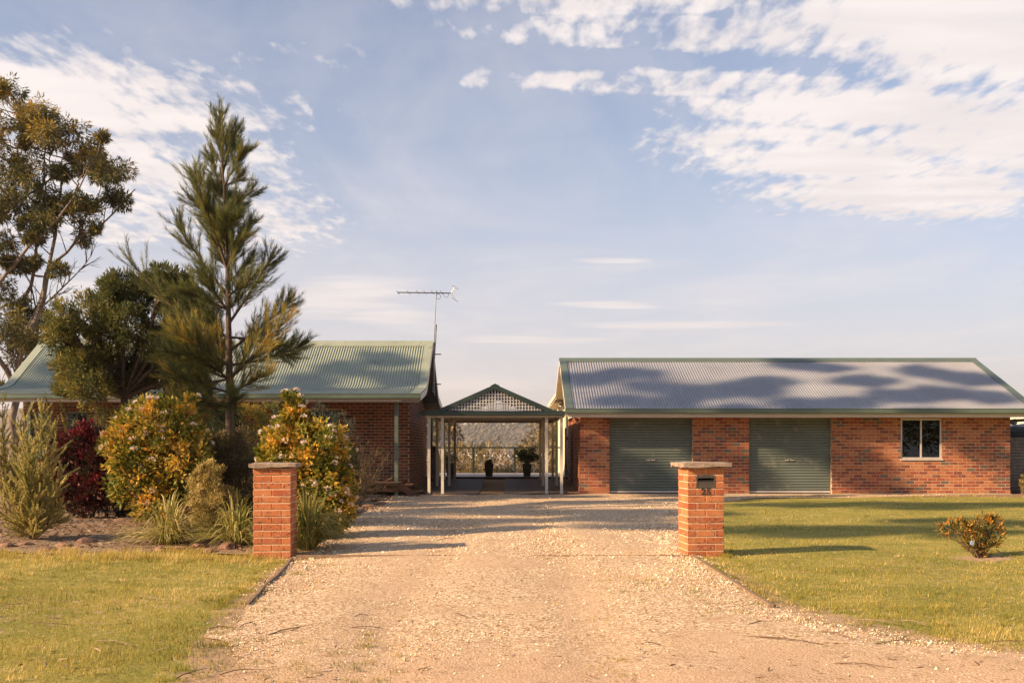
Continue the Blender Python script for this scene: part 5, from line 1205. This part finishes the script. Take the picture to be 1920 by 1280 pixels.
def gum_with_boughs(label, spots, L_, seed, line):
    """tall gum whose boughs hang where their shade falls on the given places"""
    rg = np.random.default_rng(seed); sv = np.array(SUND); cs = []
    for T, r in spots:
        if not shades_garden(T, r): cs.append((np.asarray(T)-sv*L_*rg.uniform(.97, 1.03), r))
    C = np.array([c for c, _ in cs]); m = C.mean(0); bx, by = m[0], line+m[0]*math.tan(SUN_AZ); b = np.array((bx, by, float(gz(bx, by))-.1))
    t = thing('roadside_tree', label, 'tree', tuple(b), 0, 'roadside gum trees'); tb = MB(); lb = MB(); H = C[:,2].min()-b[2]
    tr = spl([(0, 0, 0), (.2, .1, H*.35), (-.1, .2, H*.7), (.1, 0, H+.5)], 14); tb.add(*tube(tr, np.linspace(.20, .10, 14), 8, False))
    for c, r in cs:
        c = c-b; s0 = tr[rg.integers(8, 13)]; mid = s0*.5+c*.5+np.array((0, 0, -.8)); tb.add(*tube(bez(s0, mid, c, 10), np.linspace(.035, .012, 10), 5, False))
        blob_leaves(lb, c, (r*1.25, r*.8, r*.25), int(18+14*r), 44, .28, .075, rg, cr=.26, inner=.05, up=-.3, tl=(0, .7))
    tb.build('trunk', M['palebark'], t, True); lb.build('crown', LM['gum'], t)
def on_roof(px, py, y0, z0, y1, z1):       # where a sight line meets a roof slope
    k = (z1-z0)/(y1-y0); v = (HY-py)/F; D = (z0-k*y0-EYE)/(v-k); return P(px, py, D)
def on_ground(px, py):
    D = EYE*F/(py-HY)
    for _ in range(4): D = (EYE-float(gz((px-CX)*D/F, D)))*F/(py-HY)
    return P(px, py, D)
gr = lambda a, b: on_roof(a, b, 26.93, 2.43, 30.5, 4.075); hr = lambda a, b: on_roof(a, b, 28.3, 3.16, 30.4, 4.585)
gum_with_boughs('tall roadside gum tree whose boughs shade the gravel drive', [(on_ground(a, b), c) for a, b, c in [(760,948,.8),(860,944,.9),(960,950,1.0),(1070,944,.9),(1160,950,1.0),(1250,946,.8),(1160,975,.8),(1230,960,.7),(1080,962,.8),(1120,978,.9),(1020,985,.8),(920,1000,.75),(820,1003,.7),(740,985,.8),(1230,988,.7),(1190,966,.6),(700,965,.8),(800,968,.8),(880,958,.8),(1000,962,.7),(860,983,.8),(960,978,.7),(1120,938,.7),(1000,934,.6),(880,936,.6),(1290,962,.7),(1270,930,.6)]], 38, 901, 21)
gum_with_boughs('tall roadside gum tree whose boughs shade the far lawn', [(on_ground(a, b), c) for a, b, c in [(1420,944,.9),(1520,947,1.0),(1640,944,.9),(1760,950,1.0),(1880,946,1.0),(1430,993,.8),(1510,998,.75),(1590,996,.8),(1670,990,.7),(1780,975,.7),(1860,998,.7),(1930,980,.8),(1960,945,1.0)]], 44, 902, 21)
gum_with_boughs('tall roadside gum tree whose boughs shade the grey garage roof', [(gr(a, b), c) for a, b, c in [(1100,712,.55),(1180,700,.6),(1250,724,.6),(1310,736,.6),(1390,732,.7),(1440,716,.5),(1175,752,.5),(1270,756,.5),(1495,682,.5),(1560,690,.4),(1630,714,.6),(1690,742,.6),(1750,697,.6),(1775,736,.6),(1835,712,.6),(1600,756,.5),(1510,758,.5),(1850,745,.5)]]+[(P(a, b, 27.5), c) for a, b, c in [(1170,870,.55),(1200,905,.5),(1110,840,.4),(1425,880,.5),(1600,850,.5),(1630,900,.4),(1480,820,.4),(1840,840,.35),(1350,860,.5)]], 37, 903, 29.5)
gum_with_boughs('tall roadside gum tree whose boughs shade the green house roof', [(hr(a, b), c) for a, b, c in [(725,672,.5),(650,690,.45),(750,708,.5),(585,712,.4),(70,724,.5),(110,692,.35),(170,712,.5)]]+[(P(a, b, 28.4), c) for a, b, c in [(700,800,.7),(740,850,.6),(660,790,.7),(100,790,.7),(560,780,.7)]], 30, 904, 33)
for i in range(30):
    shade_tree(-26+i*2.7, -20-6*((i*7) % 5)/2.0, i % 3, i*1.3, .9+.1*(i % 4), 'roadside gum tree across the road')
def roadside_wood():
    rg = np.random.default_rng(95); mb = MB(); n = 190; x = rg.uniform(-45, 70, n); y = rg.uniform(-52, -26, n); r = rg.uniform(1.3, 2.6, n); z = gz(x, y)+rg.uniform(.5, 7.5, n)
    i = np.repeat(np.arange(n), 260); m = len(i); q = rdir(m, rg); B = np.stack([x, y, z], 1)[i]+q*(r[i]*rg.uniform(.3, 1.05, m))[:,None]
    leaves(mb, B, unit(q+rg.normal(size=(m, 3))*.6), rg.uniform(.3, .6, m), rg.uniform(.12, .25, m), rg, np.clip(rg.random(n)[i]*.5+rg.normal(size=m)*.1, 0, 1))
    o = mb.build('roadside_wood', LM['wattle']); tag(o, 'dense dark wood across the road facing the house', 'forest', kind='stuff')
roadside_wood()

# ------------------------------------------------------------------ haze
def haze():
    o = one('haze', box(-4100, 4100, -70, 6100, -130, 260), None); o.data.materials.clear()
    m = bpy.data.materials.new('haze_air'); m.use_nodes = True; nt = m.node_tree; nt.nodes.remove(nt.nodes['Principled BSDF'])
    v = nt.nodes.new('ShaderNodeVolumePrincipled'); v.inputs['Color'].default_value = (.95, .90, .88, 1); v.inputs['Density'].default_value = .00016; v.inputs['Anisotropy'].default_value = .2
    nt.links.new(v.outputs[0], nt.nodes['Material Output'].inputs['Volume']); o.data.materials.append(m); tag(o, 'thin pale haze over the valley', 'haze', kind='stuff')
haze()
